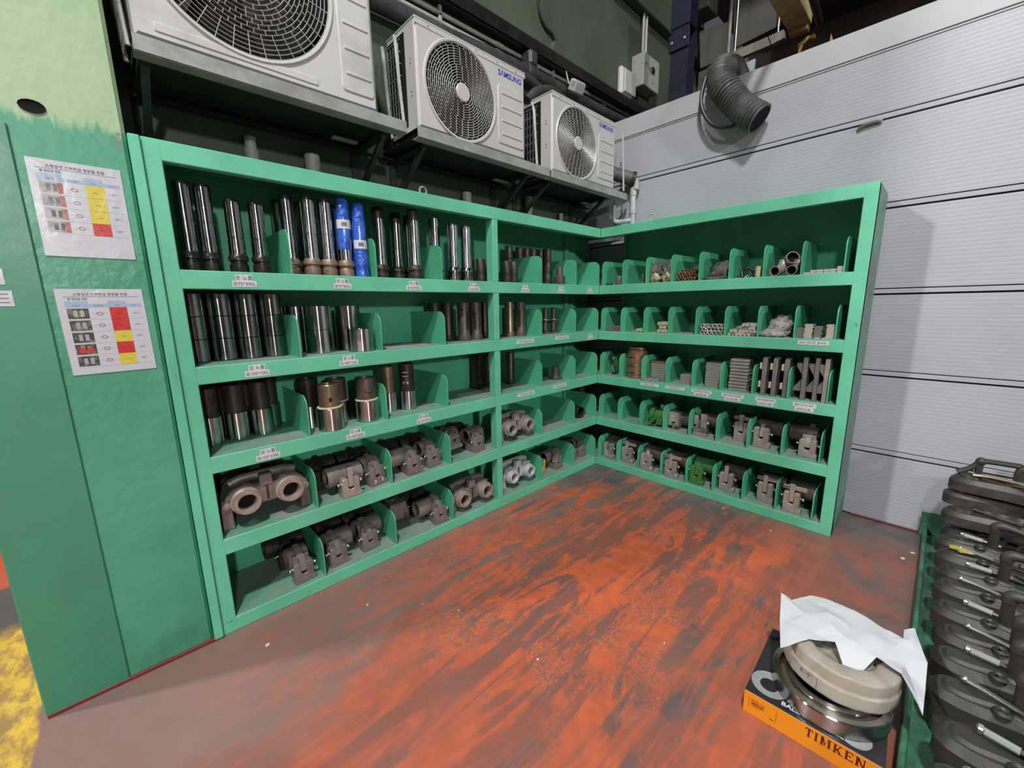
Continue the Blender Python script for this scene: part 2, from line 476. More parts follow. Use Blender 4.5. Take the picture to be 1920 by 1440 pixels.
    def tube(s, path, r, m, seg=8, caps=True):
        P = [Vector(p) for p in path]
        vs = []; fs = []
        up = None
        for i, p in enumerate(P):
            d = (P[min(i+1, len(P)-1)] - P[max(i-1, 0)]).normalized()
            if up is None:
                up = Vector((0, 0, 1)) if abs(d.z) < .9 else Vector((1, 0, 0))
            a = d.cross(up)
            if a.length < 1e-6: a = d.cross(Vector((0, 1, 0)))
            a.normalize(); b = a.cross(d).normalized(); up = b
            rr = r[i] if isinstance(r, (list, tuple)) else r
            for k in range(seg):
                t = 2*PI*k/seg
                vs.append(tuple(p + a*math.cos(t)*rr + b*math.sin(t)*rr))
        for i in range(len(P)-1):
            for k in range(seg):
                j = (k+1) % seg
                fs.append((i*seg+k, i*seg+j, (i+1)*seg+j, (i+1)*seg+k))
        if caps:
            fs.append(tuple(range(seg))[::-1]); fs.append(tuple((len(P)-1)*seg+k for k in range(seg)))
        return s.add(vs, fs, m)
    def prism(s, poly, h0, h1, m, ax='z', inset=0.0, inset_h=0.0):
        """poly in the plane across ax: z->(x,y) y->(x,z) x->(y,z), extruded h0..h1; optional chamfer at h1"""
        def pt(a, b, h):
            return (a, b, h) if ax == 'z' else ((a, h, b) if ax == 'y' else (h, a, b))
        n = len(poly)
        area = sum(poly[i][0]*poly[(i+1) % n][1] - poly[(i+1) % n][0]*poly[i][1] for i in range(n))
        if area < 0: poly = poly[::-1]
        rings = [(poly, h0), (poly, h1)]
        if inset:
            sg = 1 if h1 > h0 else -1
            ins = []
            for i in range(n):
                a = Vector(poly[i-1]); b = Vector(poly[i]); c = Vector(poly[(i+1) % n])
                e1 = (b-a).normalized(); e2 = (c-b).normalized()
                n1 = Vector((-e1.y, e1.x)); n2 = Vector((-e2.y, e2.x))
                k = n1 + n2
                k = k / max(.35, k.dot(n1)) if k.length > 1e-6 else n1
                ins.append(tuple(b + k*inset))
            rings = [(poly, h0), (poly, h1 - sg*inset_h), (ins, h1)]
        vs = []
        for pl, h in rings:
            vs += [pt(a, b, h) for a, b in pl]
        fs = []
        flip = (ax == 'y') ^ (h1 < h0)
        for r in range(len(rings)-1):
            for i in range(n):
                j = (i+1) % n
                q = (r*n+i, r*n+j, (r+1)*n+j, (r+1)*n+i)
                fs.append(q[::-1] if flip else q)
        top = tuple((len(rings)-1)*n + i for i in range(n)); bot = tuple(range(n))[::-1]
        fs += [top[::-1], bot[::-1]] if flip else [top, bot]
        return s.add(vs, fs, m)
    def sphere(s, c, r, m, seg=12, rings=8, sc=(1, 1, 1)):
        vs = []; fs = []
        for i in range(rings+1):
            t = PI*i/rings
            for k in range(seg):
                a = 2*PI*k/seg
                vs.append((c[0]+r*sc[0]*math.sin(t)*math.cos(a), c[1]+r*sc[1]*math.sin(t)*math.sin(a), c[2]-r*sc[2]*math.cos(t)))
        for i in range(rings):
            for k in range(seg):
                j = (k+1) % seg
                fs.append((i*seg+k, i*seg+j, (i+1)*seg+j, (i+1)*seg+k))
        return s.add(vs, fs, m)
    def text(s, body, size, at, m, align='CENTER', bold=0.0, sx=1.0, strips=0):
        """at(u, v) -> 3-D point; u right, v up, origin at baseline centre"""
        vs, fs = glyphs(body, align, bold)
        if strips:                               # cut the letters so that they can bend round a pipe
            import bmesh
            bm = bmesh.new()
            bv = [bm.verts.new((a, b, 0)) for a, b in vs]
            for f in fs:
                try: bm.faces.new([bv[i] for i in f])
                except ValueError: pass
            for k in range(1, strips):
                g = bm.verts[:] + bm.edges[:] + bm.faces[:]
                bmesh.ops.bisect_plane(bm, geom=g, plane_co=(0, .75*k/strips, 0), plane_no=(0, 1, 0))
                g = bm.verts[:] + bm.edges[:] + bm.faces[:]
            bm.verts.index_update()
            vs = [(v.co.x, v.co.y) for v in bm.verts]; fs = [tuple(v.index for v in f.verts) for f in bm.faces]
            bm.free()
        return s.add([at(a*size*sx, b*size) for a, b in vs], fs, m)
    def mesh(s, name, smooth=35):
        me = bpy.data.meshes.new(name)
        me.from_pydata(s.v, [], s.f)
        for m in s.mats: me.materials.append(m)
        me.polygons.foreach_set('material_index', s.mi)
        me.validate()
        if smooth:
            import bmesh
            bm = bmesh.new(); bm.from_mesh(me)
            bmesh.ops.remove_doubles(bm, verts=bm.verts, dist=1e-5)
            bm.to_mesh(me); bm.free()
            me.polygons.foreach_set('use_smooth', [True]*len(me.polygons))
            me.set_sharp_from_angle(angle=math.radians(smooth))
        me.update()
        return me

_gl = {}
def glyphs(body, align, bold):
    k = (body, align, bold)
    if k in _gl: return _gl[k]
    if body[0] == 'Φ':                       # circle with an upright bar
        vs, fs = glyphs('O' + body[1:], align, bold)
        ov, _ = glyphs('O', 'LEFT', bold)
        x0 = min(a for a, c in vs); ow = max(a for a, c in ov) - min(a for a, c in ov)
        top = max(c for a, c in ov); n = len(vs); xm = x0 + ow/2
        vs = vs + [(xm-.035, -.09), (xm+.035, -.09), (xm+.035, top+.09), (xm-.035, top+.09)]
        _gl[k] = (vs, fs + [(n, n+1, n+2, n+3)])
        return _gl[k]
    cu = bpy.data.curves.new('lettering', 'FONT')
    cu.body = body; cu.size = 1.0; cu.align_x = align; cu.resolution_u = 2; cu.offset = bold; cu.fill_mode = 'FRONT'
    ob = bpy.data.objects.new('lettering', cu)
    COL.objects.link(ob)
    dg = bpy.context.evaluated_depsgraph_get()
    ev = ob.evaluated_get(dg)
    me = ev.to_mesh()
    vs = [(v.co.x, v.co.y) for v in me.vertices]
    fs = [tuple(p.vertices) for p in me.polygons]
    ev.to_mesh_clear()
    bpy.data.objects.remove(ob); bpy.data.curves.remove(cu)
    _gl[k] = (vs, fs)
    return _gl[k]

# ------------------------------------------------------------ objects
def link(name, me, parent=None, loc=None):
    o = bpy.data.objects.new(name, me)
    COL.objects.link(o)
    if parent: o.parent = parent
    if loc: o.location = loc
    return o
def part(name, mb, parent, smooth=35):
    return link(name, mb.mesh(name, smooth), parent)
def struct(name, mb, smooth=35):
    o = link(name, mb.mesh(name, smooth))
    o['kind'] = 'structure'
    return o
def thing(name, label, cat, loc=(0, 0, 0), rz=0.0, group=None, rot=None):
    o = bpy.data.objects.new(name, None)
    o.empty_display_size = .05
    COL.objects.link(o)
    o.location = loc
    o.rotation_euler = rot or (0, 0, rz)
    o['label'] = label; o['category'] = cat
    if group: o['group'] = group
    return o
def solo(name, mb, label, cat, loc=(0, 0, 0), rz=0.0, group=None, smooth=35, rot=None):
    o = link(name, mb.mesh(name, smooth))
    o.location = loc
    o.rotation_euler = rot or (0, 0, rz)
    o['label'] = label; o['category'] = cat
    if group: o['group'] = group
    return o
class Kind:
    """a kind of thing: its parts' meshes are made once and shared by its copies"""
    def __init__(s, name, cat):
        s.name, s.cat, s.parts = name, cat, []
    def p(s, name, mb, sub=(), smooth=35):
        s.parts.append((name, mb.mesh(name, smooth), [(n, b.mesh(n, smooth)) for n, b in sub]))
        return s
    def put(s, label, loc, rz=0.0, group=None, rot=None, scale=None):
        if len(s.parts) == 1 and not s.parts[0][2]:
            o = link(s.name, s.parts[0][1])
            o.location = loc; o.rotation_euler = rot or (0, 0, rz)
            o['label'] = label; o['category'] = s.cat
            if group: o['group'] = group
        else:
            o = thing(s.name, label, s.cat, loc, rz, group, rot)
            for n, me, sub in s.parts:
                c = link(n, me, o)
                for n2, me2 in sub: link(n2, me2, c)
        if scale: o.scale = (scale,)*3
        return o
def circ(cx, cy, r, a0, a1, n):
    return [(cx + r*math.cos(a0+(a1-a0)*i/n), cy + r*math.sin(a0+(a1-a0)*i/n)) for i in range(n+1)]
def ring_prof(ro, ri, h0, h1, c=.002):
    return [(ri, h0+c), (ri+c, h0), (ro-c, h0), (ro, h0+c), (ro, h1-c), (ro-c, h1), (ri+c, h1), (ri, h1-c), (ri, h0+c)]

# ------------------------------------------------------------ the room
b = M().box(-9, 9, -14, 3.2, -.1, 0, M_FLOOR)
struct('floor', b, 0)

b = M().box(-.62, -.5, -3.4, 3.0, 0, 6.0, M_WALL)
b.box(-.5, -.40, -3.05, 3.0, 4.62, 5.0, M_WALL, .01)
b.box(-.5, -.34, -3.05, 3.0, 5.25, 6.0, M_WALL, .01)
struct('wall_left', b)

def pillar():
    b = M().box(-.5, 0.0, -3.62, -3.095, 0, 6.0, M_COLUMN, .012)
    o = struct('wall_pillar', b)
    part('sheet_cladding', M().box(-.1, .008, -3.628, -3.387, .012, 2.155, M_COLUMN_SHEET, .004), o)
    h = M().lathe([(0, 0), (.020, 0), (.026, .0035), (.026, .004)], M_AC_DARK, 14, (0, 0, 0), 'x')
    ho = part('bolt_hole', h, o); ho.location = (.0008, -3.322, 2.222); ho.scale = (1, 1.25, .8)
    struct('trim_1', M().box(-.03, .014, -3.092, -3.056, .006, 2.198, M_GREEN, .004))
    struct('baseboard_left', M().box(-.06, .011, -3.624, -3.057, 0, .016, M_REDBASE, .002))
pillar()

def panel_wall():
    X0, X1 = -.5, 7.0
    o = struct('wall_back', M().box(X0, X1, .498, .56, 0, 3.08, M_PANEL_EDGE))
    seams = [.49, 1.033, 1.577, 2.120, 2.664]
    lo = .012
    pitch = .0245
    def ribbed(z0, z1, name='panel'):
        n = int(round((z1-z0)/pitch)); h = (z1-z0)/n
        prof = [(.480, z0)]
        for i in range(n):
            a = z0+i*h
            prof += [(.480, a+h*.16), (.4796, a+h*.3), (.4796, a+h*.82), (.480, a+h*.96)]
        prof += [(.480, z1), (.497, z1), (.497, z0)]
        m = M().prism([(y, z) for y, z in prof], X0, X1, M_PANEL, 'x')
        return part(name, m, o, 0)
    for z in seams:
        ribbed(lo, z-.006)
        part('joint_strip', M().box(X0, X1, .4795, .497, z+.005, z+.033, M_PANEL_STRIP, .002), o)
        lo = z+.040
    ribbed(lo, 3.060)
    struct('trim_2', M().box(X0, X1, .468, .62, 3.072, 3.235, M_FLASH, .003).box(X0, X1, .474, .62, 3.060, 3.068, M_FLASH))
    struct('baseboard_back', M().box(1.9, 7.0, .468, .4775, 0, .014, M_REDBASE, .002))
    # edge keeper and small fittings on the panels
    solo('panel_latch', M().tube([(1.66, .470, 2.640), (1.69, .462, 2.656), (1.75, .462, 2.662), (1.775, .470, 2.655)], .011, M_GUARD, 8),
         'small grey latch on the joint of the white panel wall', 'latch')
panel_wall()

def beyond_wall():
    # dim space seen above the panel wall
    struct('ceiling', M().box(-.6, 9, .62, 6.0, 5.6, 5.75, M_CEIL))
    struct('wall_far', M().box(-.6, 9, 5.0, 5.1, 0, 5.6, M_CEIL))
    cem = thing('cement_board_hanging', 'grey cement boards hung in the dark above the white panel wall', 'board', (0, 2.4, 4.3))
    for pl in ([(-.29, .48), (.045, .44), (.052, .076), (-.256, .07)], [(.08, .75), (.50, .75), (.585, .17), (.12, .135)], [(-.27, .03), (.08, .05), (.08, -.6), (-.27, -.6)]):
        part('cement_panel', M().prism(pl, 0, .03, M_CEMENT, 'y'), cem)
    part('hanger_pipe', M().cyl((.07, -.02, -.1), (.07, -.02, 1.25), .02, M_GUARD, 10), cem)
    e = thing('metal_channel', 'dull metal channel under the grey boards above the panel wall', 'channel', (0, 2.2, 0))
    part('channel', M().prism([(.13, 4.30), (.53, 4.305), (.565, 4.215), (.19, 4.21)], 0, .06, M_CHANNEL, 'y'), e)
    part('hanger_rod', M().cyl((.20, .03, 4.3), (.20, .03, 5.6), .008, M_GUARD, 8).cyl((.62, .03, 4.3), (.62, .03, 5.6), .008, M_GUARD, 8), e)
    part('channel_end', M().prism([(.54, 4.306), (.68, 4.31), (.694, 4.23), (.575, 4.215)], 0, .06, M_CHANNEL, 'y'), e)
    solo('pale_sheet', M().prism([(.58, 3.65), (.757, 3.661), (.758, 0), (.62, 0)], 1.2, 1.22, M_SKYPANEL, 'y'),
         'pale blue sheet standing behind the top of the panel wall', 'sheet')
    o = thing('foam_covered_beam', 'mottled tan beam running overhead past the top of the panel wall', 'beam', (0, 0, 0))
    part('beam_body', M().box(1.06, 1.21, -.15, 1.0, 3.635, 3.80, M_TIMBER, .012), o)
    part('end_plate', M().box(1.07, 1.20, .93, 1.0, 3.598, 3.635, M_OCHRE, .006), o)
    solo('overhead_black_pipe', M().tube([(1.29, -.4, 3.66), (1.28, .6, 3.655), (1.262, 1.0, 3.635)], .026, M_BLACKSTEEL, 12),
         'black pipe running beside the mottled tan beam overhead', 'pipe')
    solo('ledger_beam', M().box(.27, 3.2, .94, 1.08, 3.28, 3.455, M_CEIL, .008), 'dark brown ledger beam just behind the top of the white panel wall', 'beam')
    solo('timber_offcut', M().prism([(1.13, 3.545), (1.18, 3.575), (1.235, 3.575), (1.24, 3.545), (1.2, 3.553), (1.16, 3.535), (1.14, 3.456)], 1.0, 1.03, M_OCHRE, 'y'),
         'short curved ochre offcut lying behind the wall top', 'offcut')
    solo('wood_stub', M().prism([(1.335, 3.40), (1.37, 3.40), (1.364, 3.464), (1.341, 3.53)], 1.0, 1.02, M_OCHRE, 'y'),
         'small pointed wooden stub behind the top of the panel wall', 'stub')
    n = thing('navy_steel_post', 'navy blue steel post behind the corner of the panel wall', 'post', (.18, 1.0, 0))
    part('post_web', M().box(-.085, .085, -.07, -.058, 0, 4.05, M_NAVY, .003).box(-.006, .006, -.058, .07, 0, 4.05, M_NAVY).box(-.085, .085, .07, .082, 0, 4.05, M_NAVY), n)
    sp = part('splice_plate', M().box(-.10, .10, -.09, -.072, 3.86, 4.0, M_NAVY, .004), n)
    for x in (-.06, .06):
        part('bolt', M().cyl((x, -.10, 3.93), (x, -.09, 3.93), .012, M_GALV, 6), sp)
    part('post_cap', M().box(-.09, .09, -.08, .09, 4.05, 4.5, M_NAVY, .004), n)
    for k, (x0, x1, y, z0, z1) in enumerate(((-.45, -.12, 2.2, 4.9, 5.2), (-.05, .25, 2.4, 5.2, 5.5))):
        solo('roof_block', M().box(x0, x1, y, y+.3, z0, z1, M_CEMENT, .01),
             ('grey block under the dark roof beside the green wall', 'grey block under the dark roof above the cement boards')[k], 'block')
    solo('roof_purlin', M().box(1.6, 6.5, 1.4, 1.55, 4.0, 4.25, M_CEIL, .01), 'dark brown purlin above the white panel wall', 'purlin')
beyond_wall()

# ------------------------------------------------------------ the two green racks
ZL = [1.708, 1.299, .887, .481, .071]          # shelf heights, top row first
LY = [-2.571, -2.135, -1.700, -.775, -.337, -.004]
RX = [.025, .230, .449, .665, .883, 1.095, 1.312, 1.529, 1.748]
DH = .213

def divider_poly(f, bk, z):
    """upright plate, front top corner rounded; f front, bk back"""
    d = 1 if bk > f else -1
    arc = [(f + d*(.062 - .062*math.cos(a)), z + DH - .055 + .055*math.sin(a)) for a in [PI/2*i/7 for i in range(8)]]
    return [(f, z)] + arc + [(bk, z+DH), (bk, z)]

def eye_bolt(name, loc, rz, label):
    m = M().cyl((0, 0, 0), (0, 0, .016), .014, M_GALV, 12).cyl((0, 0, .016), (0, 0, .028), .008, M_GALV, 10)
    ring = [(.024*math.sin(2*PI*i/20), 0, .05 - .024*math.cos(2*PI*i/20)) for i in range(21)]
    m.tube(ring, .0055, M_GALV, 8, False)
    return m

def sign(lines, at, widths, h, gap=.002):
    """paper labels stuck one under the other; at(u, v, d): u right, v up, d out of the surface"""
    m = M()
    v = 0
    for (txt, size, sx), w in zip(lines, widths):
        vs = [at(-w/2, v-h, 0), at(w/2, v-h, 0), at(w/2, v, 0), at(-w/2, v, 0),
              at(-w/2, v-h, .0012), at(w/2, v-h, .0012), at(w/2, v, .0012), at(-w/2, v, .0012)]
        m.add(vs, [(4, 5, 6, 7), (0, 1, 5, 4), (1, 2, 6, 5), (2, 3, 7, 6), (3, 0, 4, 7)], M_LABEL)
        vv = v
        m.text(txt, size, lambda a, c: at(a, vv - h*.5 - size*.36 + c, .0018), M_INK, 'CENTER', 0.0, sx)
        v -= h + gap*0
    return m

def left_rack():
    o = thing('storage_rack', 'long green steel rack along the green wall, filled with turned nozzles and clamps', 'rack', (0, 0, 0), group=None)
    part('back_panel', M().box(-.424, -.418, -3.05, .40, .02, 2.19, M_GREEN_IN), o)
    part('side_panel', M().box(-.42, -.01, -3.052, -3.046, 0, 2.19, M_GREEN_IN), o)
    part('top_panel', M().box(-.42, -.004, -3.052, .42, 2.186, 2.198, M_GREEN_IN), o)
    part('top_beam', M().box(-.045, 0, -3.054, 0.0, 2.122, 2.2, M_GREEN, .003), o)
    beams = []
    for z in ZL:
        bt = part('beam', M().box(-.045, 0, -3.054, -.002, z-.078 if z > .1 else .0, z, M_GREEN, .003), o)
        beams.append(bt)
        part('shelf_board', M().box(-.42, -.006, -3.046, .415, z-.012, z+.0005, M_GREEN_DUSTY), o)
    part('post', M().box(-.05, .001, -3.054, -2.998, 0, 2.19, M_GREEN, .003), o)
    part('post', M().box(-.42, -.38, -3.046, -3.0, 0, 2.186, M_GREEN_IN, .003), o)
    part('post', M().box(-.42, -.38, -.02, .03, 0, 2.186, M_GREEN_IN, .003), o)
    for i, z in enumerate(ZL):
        top = (2.124 if i == 0 else ZL[i-1]-.078)
        part('middle_post', M().box(-.072, -.001, -1.278, -1.228, z, top, M_GREEN, .003), o)
        for y in LY:
            d = M().prism(divider_poly(-.004, -.416, z), y-.003, y+.003, M_GREEN_IN, 'y')
            part('divider', d, o)
    part('eye_bolt', (lambda m: m)(shift(eye_bolt('', None, 0, ''), (-.13, -1.73, 2.198), PI/2)), o)
    def at(yc, z0):
        return lambda u, v, d: (d + .0003, yc + u, z0 + v)
    male, female = '숫 노즐', '암 노즐'
    data = [
        (0, -2.775, 1.696, [(male, .021, 1.05), ('Φ75*390L', .021, 1.0)], (.066, .095), .027),
        (0, -2.333, 1.694, [(male, .020, 1.0), ('Φ75*365L', .020, 1.0)], (.064, .092), .026),
        (0, -1.910, 1.694, [(male, .020, .95), ('Φ105*425L', .019, .95)], (.062, .102), .026),
        (0, -1.455, 1.693, [(male, .020, .9), ('Φ105*385L', .019, .95)], (.062, .100), .026),
        (0, -.965, 1.692, [('부싱', .017, 1), ('Φ38*120L', .015, 1)], (.055, .085), .026),
        (0, -.544, 1.690, [('부싱', .017, 1), ('Φ32*100L', .015, 1)], (.052, .082), .026),
        (0, -.145, 1.690, [('부싱', .017, 1), ('Φ30*80L', .015, 1)], (.050, .078), .026),
        (1, -2.771, 1.288, [(female, .021, 1.0), ('Φ105*100L', .020, 1.0)], (.068, .102), .028),
        (1, -2.336, 1.290, [(female, .020, .95), ('Φ140*120L', .020, 1.0)], (.066, .102), .027),
        (1, -.969, 1.284, [('에어 하우징 D29/32용', .017, .95)], (.192,), .028),
        (1, -.530, 1.284, [('에어 하우징 D22/25용', .016, .95)], (.178,), .027),
        (1, -.127, 1.279, [('부싱', .016, 1), ('Φ25*60L', .015, 1)], (.050, .078), .026),
        (2, -2.772, .875, [(female, .021, 1.0), ('Φ105*230L', .020, 1.0)], (.068, .102), .028),
        (2, -2.335, .877, [(female, .020, .95), ('Φ140*235L', .020, 1.0)], (.066, .105), .027),
        (2, -1.895, .874, [(female, .020, .95), ('Φ140*275L', .019, 1.0)], (.066, .101), .027),
        (2, -.967, .872, [('에어 하우징 D29/32용', .017, .95)], (.192,), .028),
        (2, -.553, .875, [('에어 하우징 D22/25용', .016, .95)], (.178,), .027),
    ]
    for r, y, z, ln, w, h in data:
        part('paper_label', sign(ln, at(y, z), w, h), beams[r])
    return o

def shift(m, off, rz=0.0):
    T = Matrix.Translation(off) @ Matrix.Rotation(rz, 4, 'Z')
    m.v = [tuple(T @ Vector(p)) for p in m.v]
    return m

def right_rack():
    o = thing('storage_rack', 'shorter green steel rack against the white panel wall, holding clamps, plates and small parts', 'rack', (1.86, 0, 0))
    X = -1.86
    def P(name, m): return part(name, shift(m, (X, 0, 0)), o)
    P('back_panel', M().box(.0, 1.85, .416, .422, .02, 2.19, M_GREEN_IN))
    P('side_panel', M().box(1.852, 1.862, .003, .424, 0, 2.197, M_GREEN_SIDE, .003))
    P('top_panel', M().box(.0, 1.852, .004, .42, 2.186, 2.198, M_GREEN_IN))
    P('top_beam', M().box(.001, 1.862, 0, .045, 2.122, 2.2, M_GREEN, .003))
    beams = []
    for z in ZL:
        beams.append(P('beam', M().box(-.002, 1.862, 0, .045, z-.078 if z > .1 else 0, z, M_GREEN, .003)))
        P('shelf_board', M().box(.0, 1.85, .006, .416, z-.012, z+.0008, M_GREEN_DUSTY))
    P('post', M().box(1.796, 1.862, -.001, .05, 0, 2.19, M_GREEN, .003))
    P('post', M().box(1.80, 1.85, .38, .416, 0, 2.186, M_GREEN_IN, .003))
    P('post', M().box(.0, .03, .38, .416, 0, 2.186, M_GREEN_IN, .003))
    for z in ZL:
        for x in RX:
            P('divider', M().prism([(a, c) for a, c in divider_poly(.004, .414, z)], x-.003, x+.003, M_GREEN_IN, 'x'))
    P('eye_bolt', shift(eye_bolt('', None, 0, ''), (.42, .12, 2.198), .25))
    def at(xc, z0):
        return lambda u, v, d: (xc + u + X, -d - .0003, z0 + v)
    lid, flo = '에어 하우징 상부덮개', '에어 하우징 바닥'
    data = [
        (1, 1.640, 1.289, [('KEY (하우징 결속용)', .018, .95)], (.165,), .027),
        (2, .530, .872, [('하우징 고무 덮개', .014, 1.0)], (.165,), .024),
        (2, .752, .872, [('하우징 측면 덮개', .014, 1.0)], (.165,), .024),
        (2, .965, .873, [(lid, .015, .92), ('(D29/32 용)', .017, .95)], (.155, .112), .025),
        (2, 1.191, .873, [(lid, .015, .92), ('(D22/25 용)', .017, .95)], (.155, .112), .026),
        (2, 1.407, .876, [(flo, .016, .92), ('(D22/25 용)', .017, .95)], (.130, .104), .028),
        (2, 1.633, .876, [(flo, .016, .92), ('(D29/32 용)', .017, .95)], (.130, .106), .028),
    ]
    for r, x, z, ln, w, h in data:
        part('paper_label', sign(ln, at(x, z), w, h), beams[r])
left_rack()
right_rack()

# ------------------------------------------------------------ sheets on the pillar
def chart(loc, w, h, tilt, rows, label, title, shot):
    """laminated table; u right (+y), v up"""
    o = thing('laminated_chart', label, 'chart', loc, rot=(tilt, 0, 0))
    part('sheet', M().box(0, .0016, -w/2, w/2, -h/2, h/2, M_LAMINATE, .0004), o)
    def quad(m, u0, u1, v0, v1, mat, d=.002):
        m.add([(d, u0*w, v0*h), (d, u1*w, v0*h), (d, u1*w, v1*h), (d, u0*w, v1*h)], [(0, 1, 2, 3)], mat)
    t = M()
    at = lambda v0, u0: (lambda a, c: (.0021, u0*w + a, v0*h + c))
    t.text(title, .0115, at(.425, 0), M_INKGREY, 'CENTER', .012)
    t.text('■ 중량물 현황', .0085, at(.375, -.27), M_INKGREY, 'CENTER', .01)
    quad(t, -.42, .44, .408, .412, M_INKGREY)
    for u0, u1 in ((-.42, -.17), (-.165, .055), (.06, .27), (.275, .46)):
        quad(t, u0, u1, .29, .325, M_P_BLUE)
        if u0 in (-.42, .06): quad(t, u0, u1, .325, .36, M_P_BLUE)
    for u, s in ((-.30, '제품명'), (-.055, '위험등급'), (.165, '중량'), (.36, '비고')):
        t.text(s, .0075, at(.30, u), M_INKGREY, 'CENTER')
    part('heading', t, o)
    n = len(rows)
    rh = .70/n if n > 4 else .135
    top = .285
    for i, (col, txt) in enumerate(rows):
        v1 = top - i*rh; v0 = v1 - rh
        r = M()
        quad(r, -.41, -.175, v0+rh*.1, v1-rh*.06, M_P_PHOTODK if shot else M_P_PHOTO)
        if not shot:
            quad(r, -.225, -.175, v0+rh*.1, v1-rh*.1, M_P_MAROON, .0022)
        for q in range(2):
            quad(r, -.345+q*.07, -.30+q*.07, v0+rh*.25, v1-rh*.22, M_P_PHOTODK if not shot else M_PLATE, .0023)
        if shot and i == 3:
            quad(r, -.37, -.30, v0+rh*.2, v1-rh*.3, M_P_RED, .0024); quad(r, -.28, -.21, v0+rh*.2, v1-rh*.3, M_P_RED, .0024)
        quad(r, .065, .275, v0, v1, {'y': M_P_YEL, 'r': M_P_RED}[col])
        r.text(txt, .0085, at((v0+v1)/2-.012, .17), M_INKGREY if col == 'y' else M_MAROONINK, 'CENTER')
        r.text('1/분기', .0085, at((v0+v1)/2-.012, .37), M_INKGREY, 'CENTER')
        cu, cv = -.055*w, (v0+v1)/2*h
        rr = [(cu+.009*math.cos(a), cv+.006*math.sin(a)) for a in [2*PI*k/12 for k in range(13)]]
        ri = [(cu+.0066*math.cos(a), cv+.004*math.sin(a)) for a in [2*PI*k/12 for k in range(13)]]
        r.add([(.0021, *p) for p in rr] + [(.0021, *p) for p in ri], [(k, k+1, 14+k, 13+k) for k in range(12)], M_P_MAROON)
        quad(r, -.15, -.10, (v0+v1)/2-.001, (v0+v1)/2+.001, M_P_BLUE); quad(r, -.01, .045, (v0+v1)/2-.001, (v0+v1)/2+.001, M_P_BLUE)
        quad(r, -.41, .46, v0-.001, v0+.001, M_P_BLUE)
        part('table_row', r, o)
    return o
chart((.0015, -3.247, 1.899), .236, .322, .0, [('y', '8kg'), ('y', '10kg'), ('y', '13kg'), ('r', '21kg')],
      'upper laminated chart with yellow cells and one red cell on the green pillar', '소형압연 인력취급 중량물 현황', False)
chart((.0015, -3.245, 1.468), .236, .314, .012, [('r', '27kg'), ('r', '45kg'), ('y', '20kg'), ('r', '25~38kg'), ('y', '5~9kg')],
      'lower laminated chart with dark photos and red and yellow cells on the green pillar', '소형압연 인력취급 중량물 현황', True)
for i, (z, lab) in enumerate(((1.662, 'upper small white tag at the far left edge of the green pillar'), (1.590, 'lower small white tag at the far left edge of the green pillar'))):
    t = M().box(0, .001, -.05, .05, -.026, .026, M_LAMINATE)
    for k in range(3):
        t.add([(.0014, -.04, -.015+k*.014), (.0014, .04, -.015+k*.014), (.0014, .04, -.012+k*.014), (.0014, -.04, -.012+k*.014)], [(0, 1, 2, 3)], M_INKGREY)
    solo('paper_tag', t, lab, 'tag', (.0085, -3.520+i*.010, z))

# ------------------------------------------------------------ air-conditioner outdoor units
def smooth_path(pts, n=8):
    P = [Vector(p) for p in pts]
    out = []
    for i in range(len(P)-1):
        a = P[max(i-1, 0)]; b = P[i]; c = P[i+1]; d = P[min(i+2, len(P)-1)]
        for k in range(n):
            t = k/n
            out.append(.5*((2*b) + (c-a)*t + (2*a-5*b+4*c-d)*t*t + (3*b-a-3*c+d)*t**3))
    out.append(P[-1])
    return out

def round_rect(cu, cv, w, h, r, n=5):
    out = []
    for sx, sy, a in ((1, 1, 0), (-1, 1, PI/2), (-1, -1, PI), (1, -1, 1.5*PI)):
        out += [(cu+sx*(w/2-r)+r*math.cos(a+PI/2*i/n), cv+sy*(h/2-r)+r*math.sin(a+PI/2*i/n)) for i in range(n+1)]
    return out

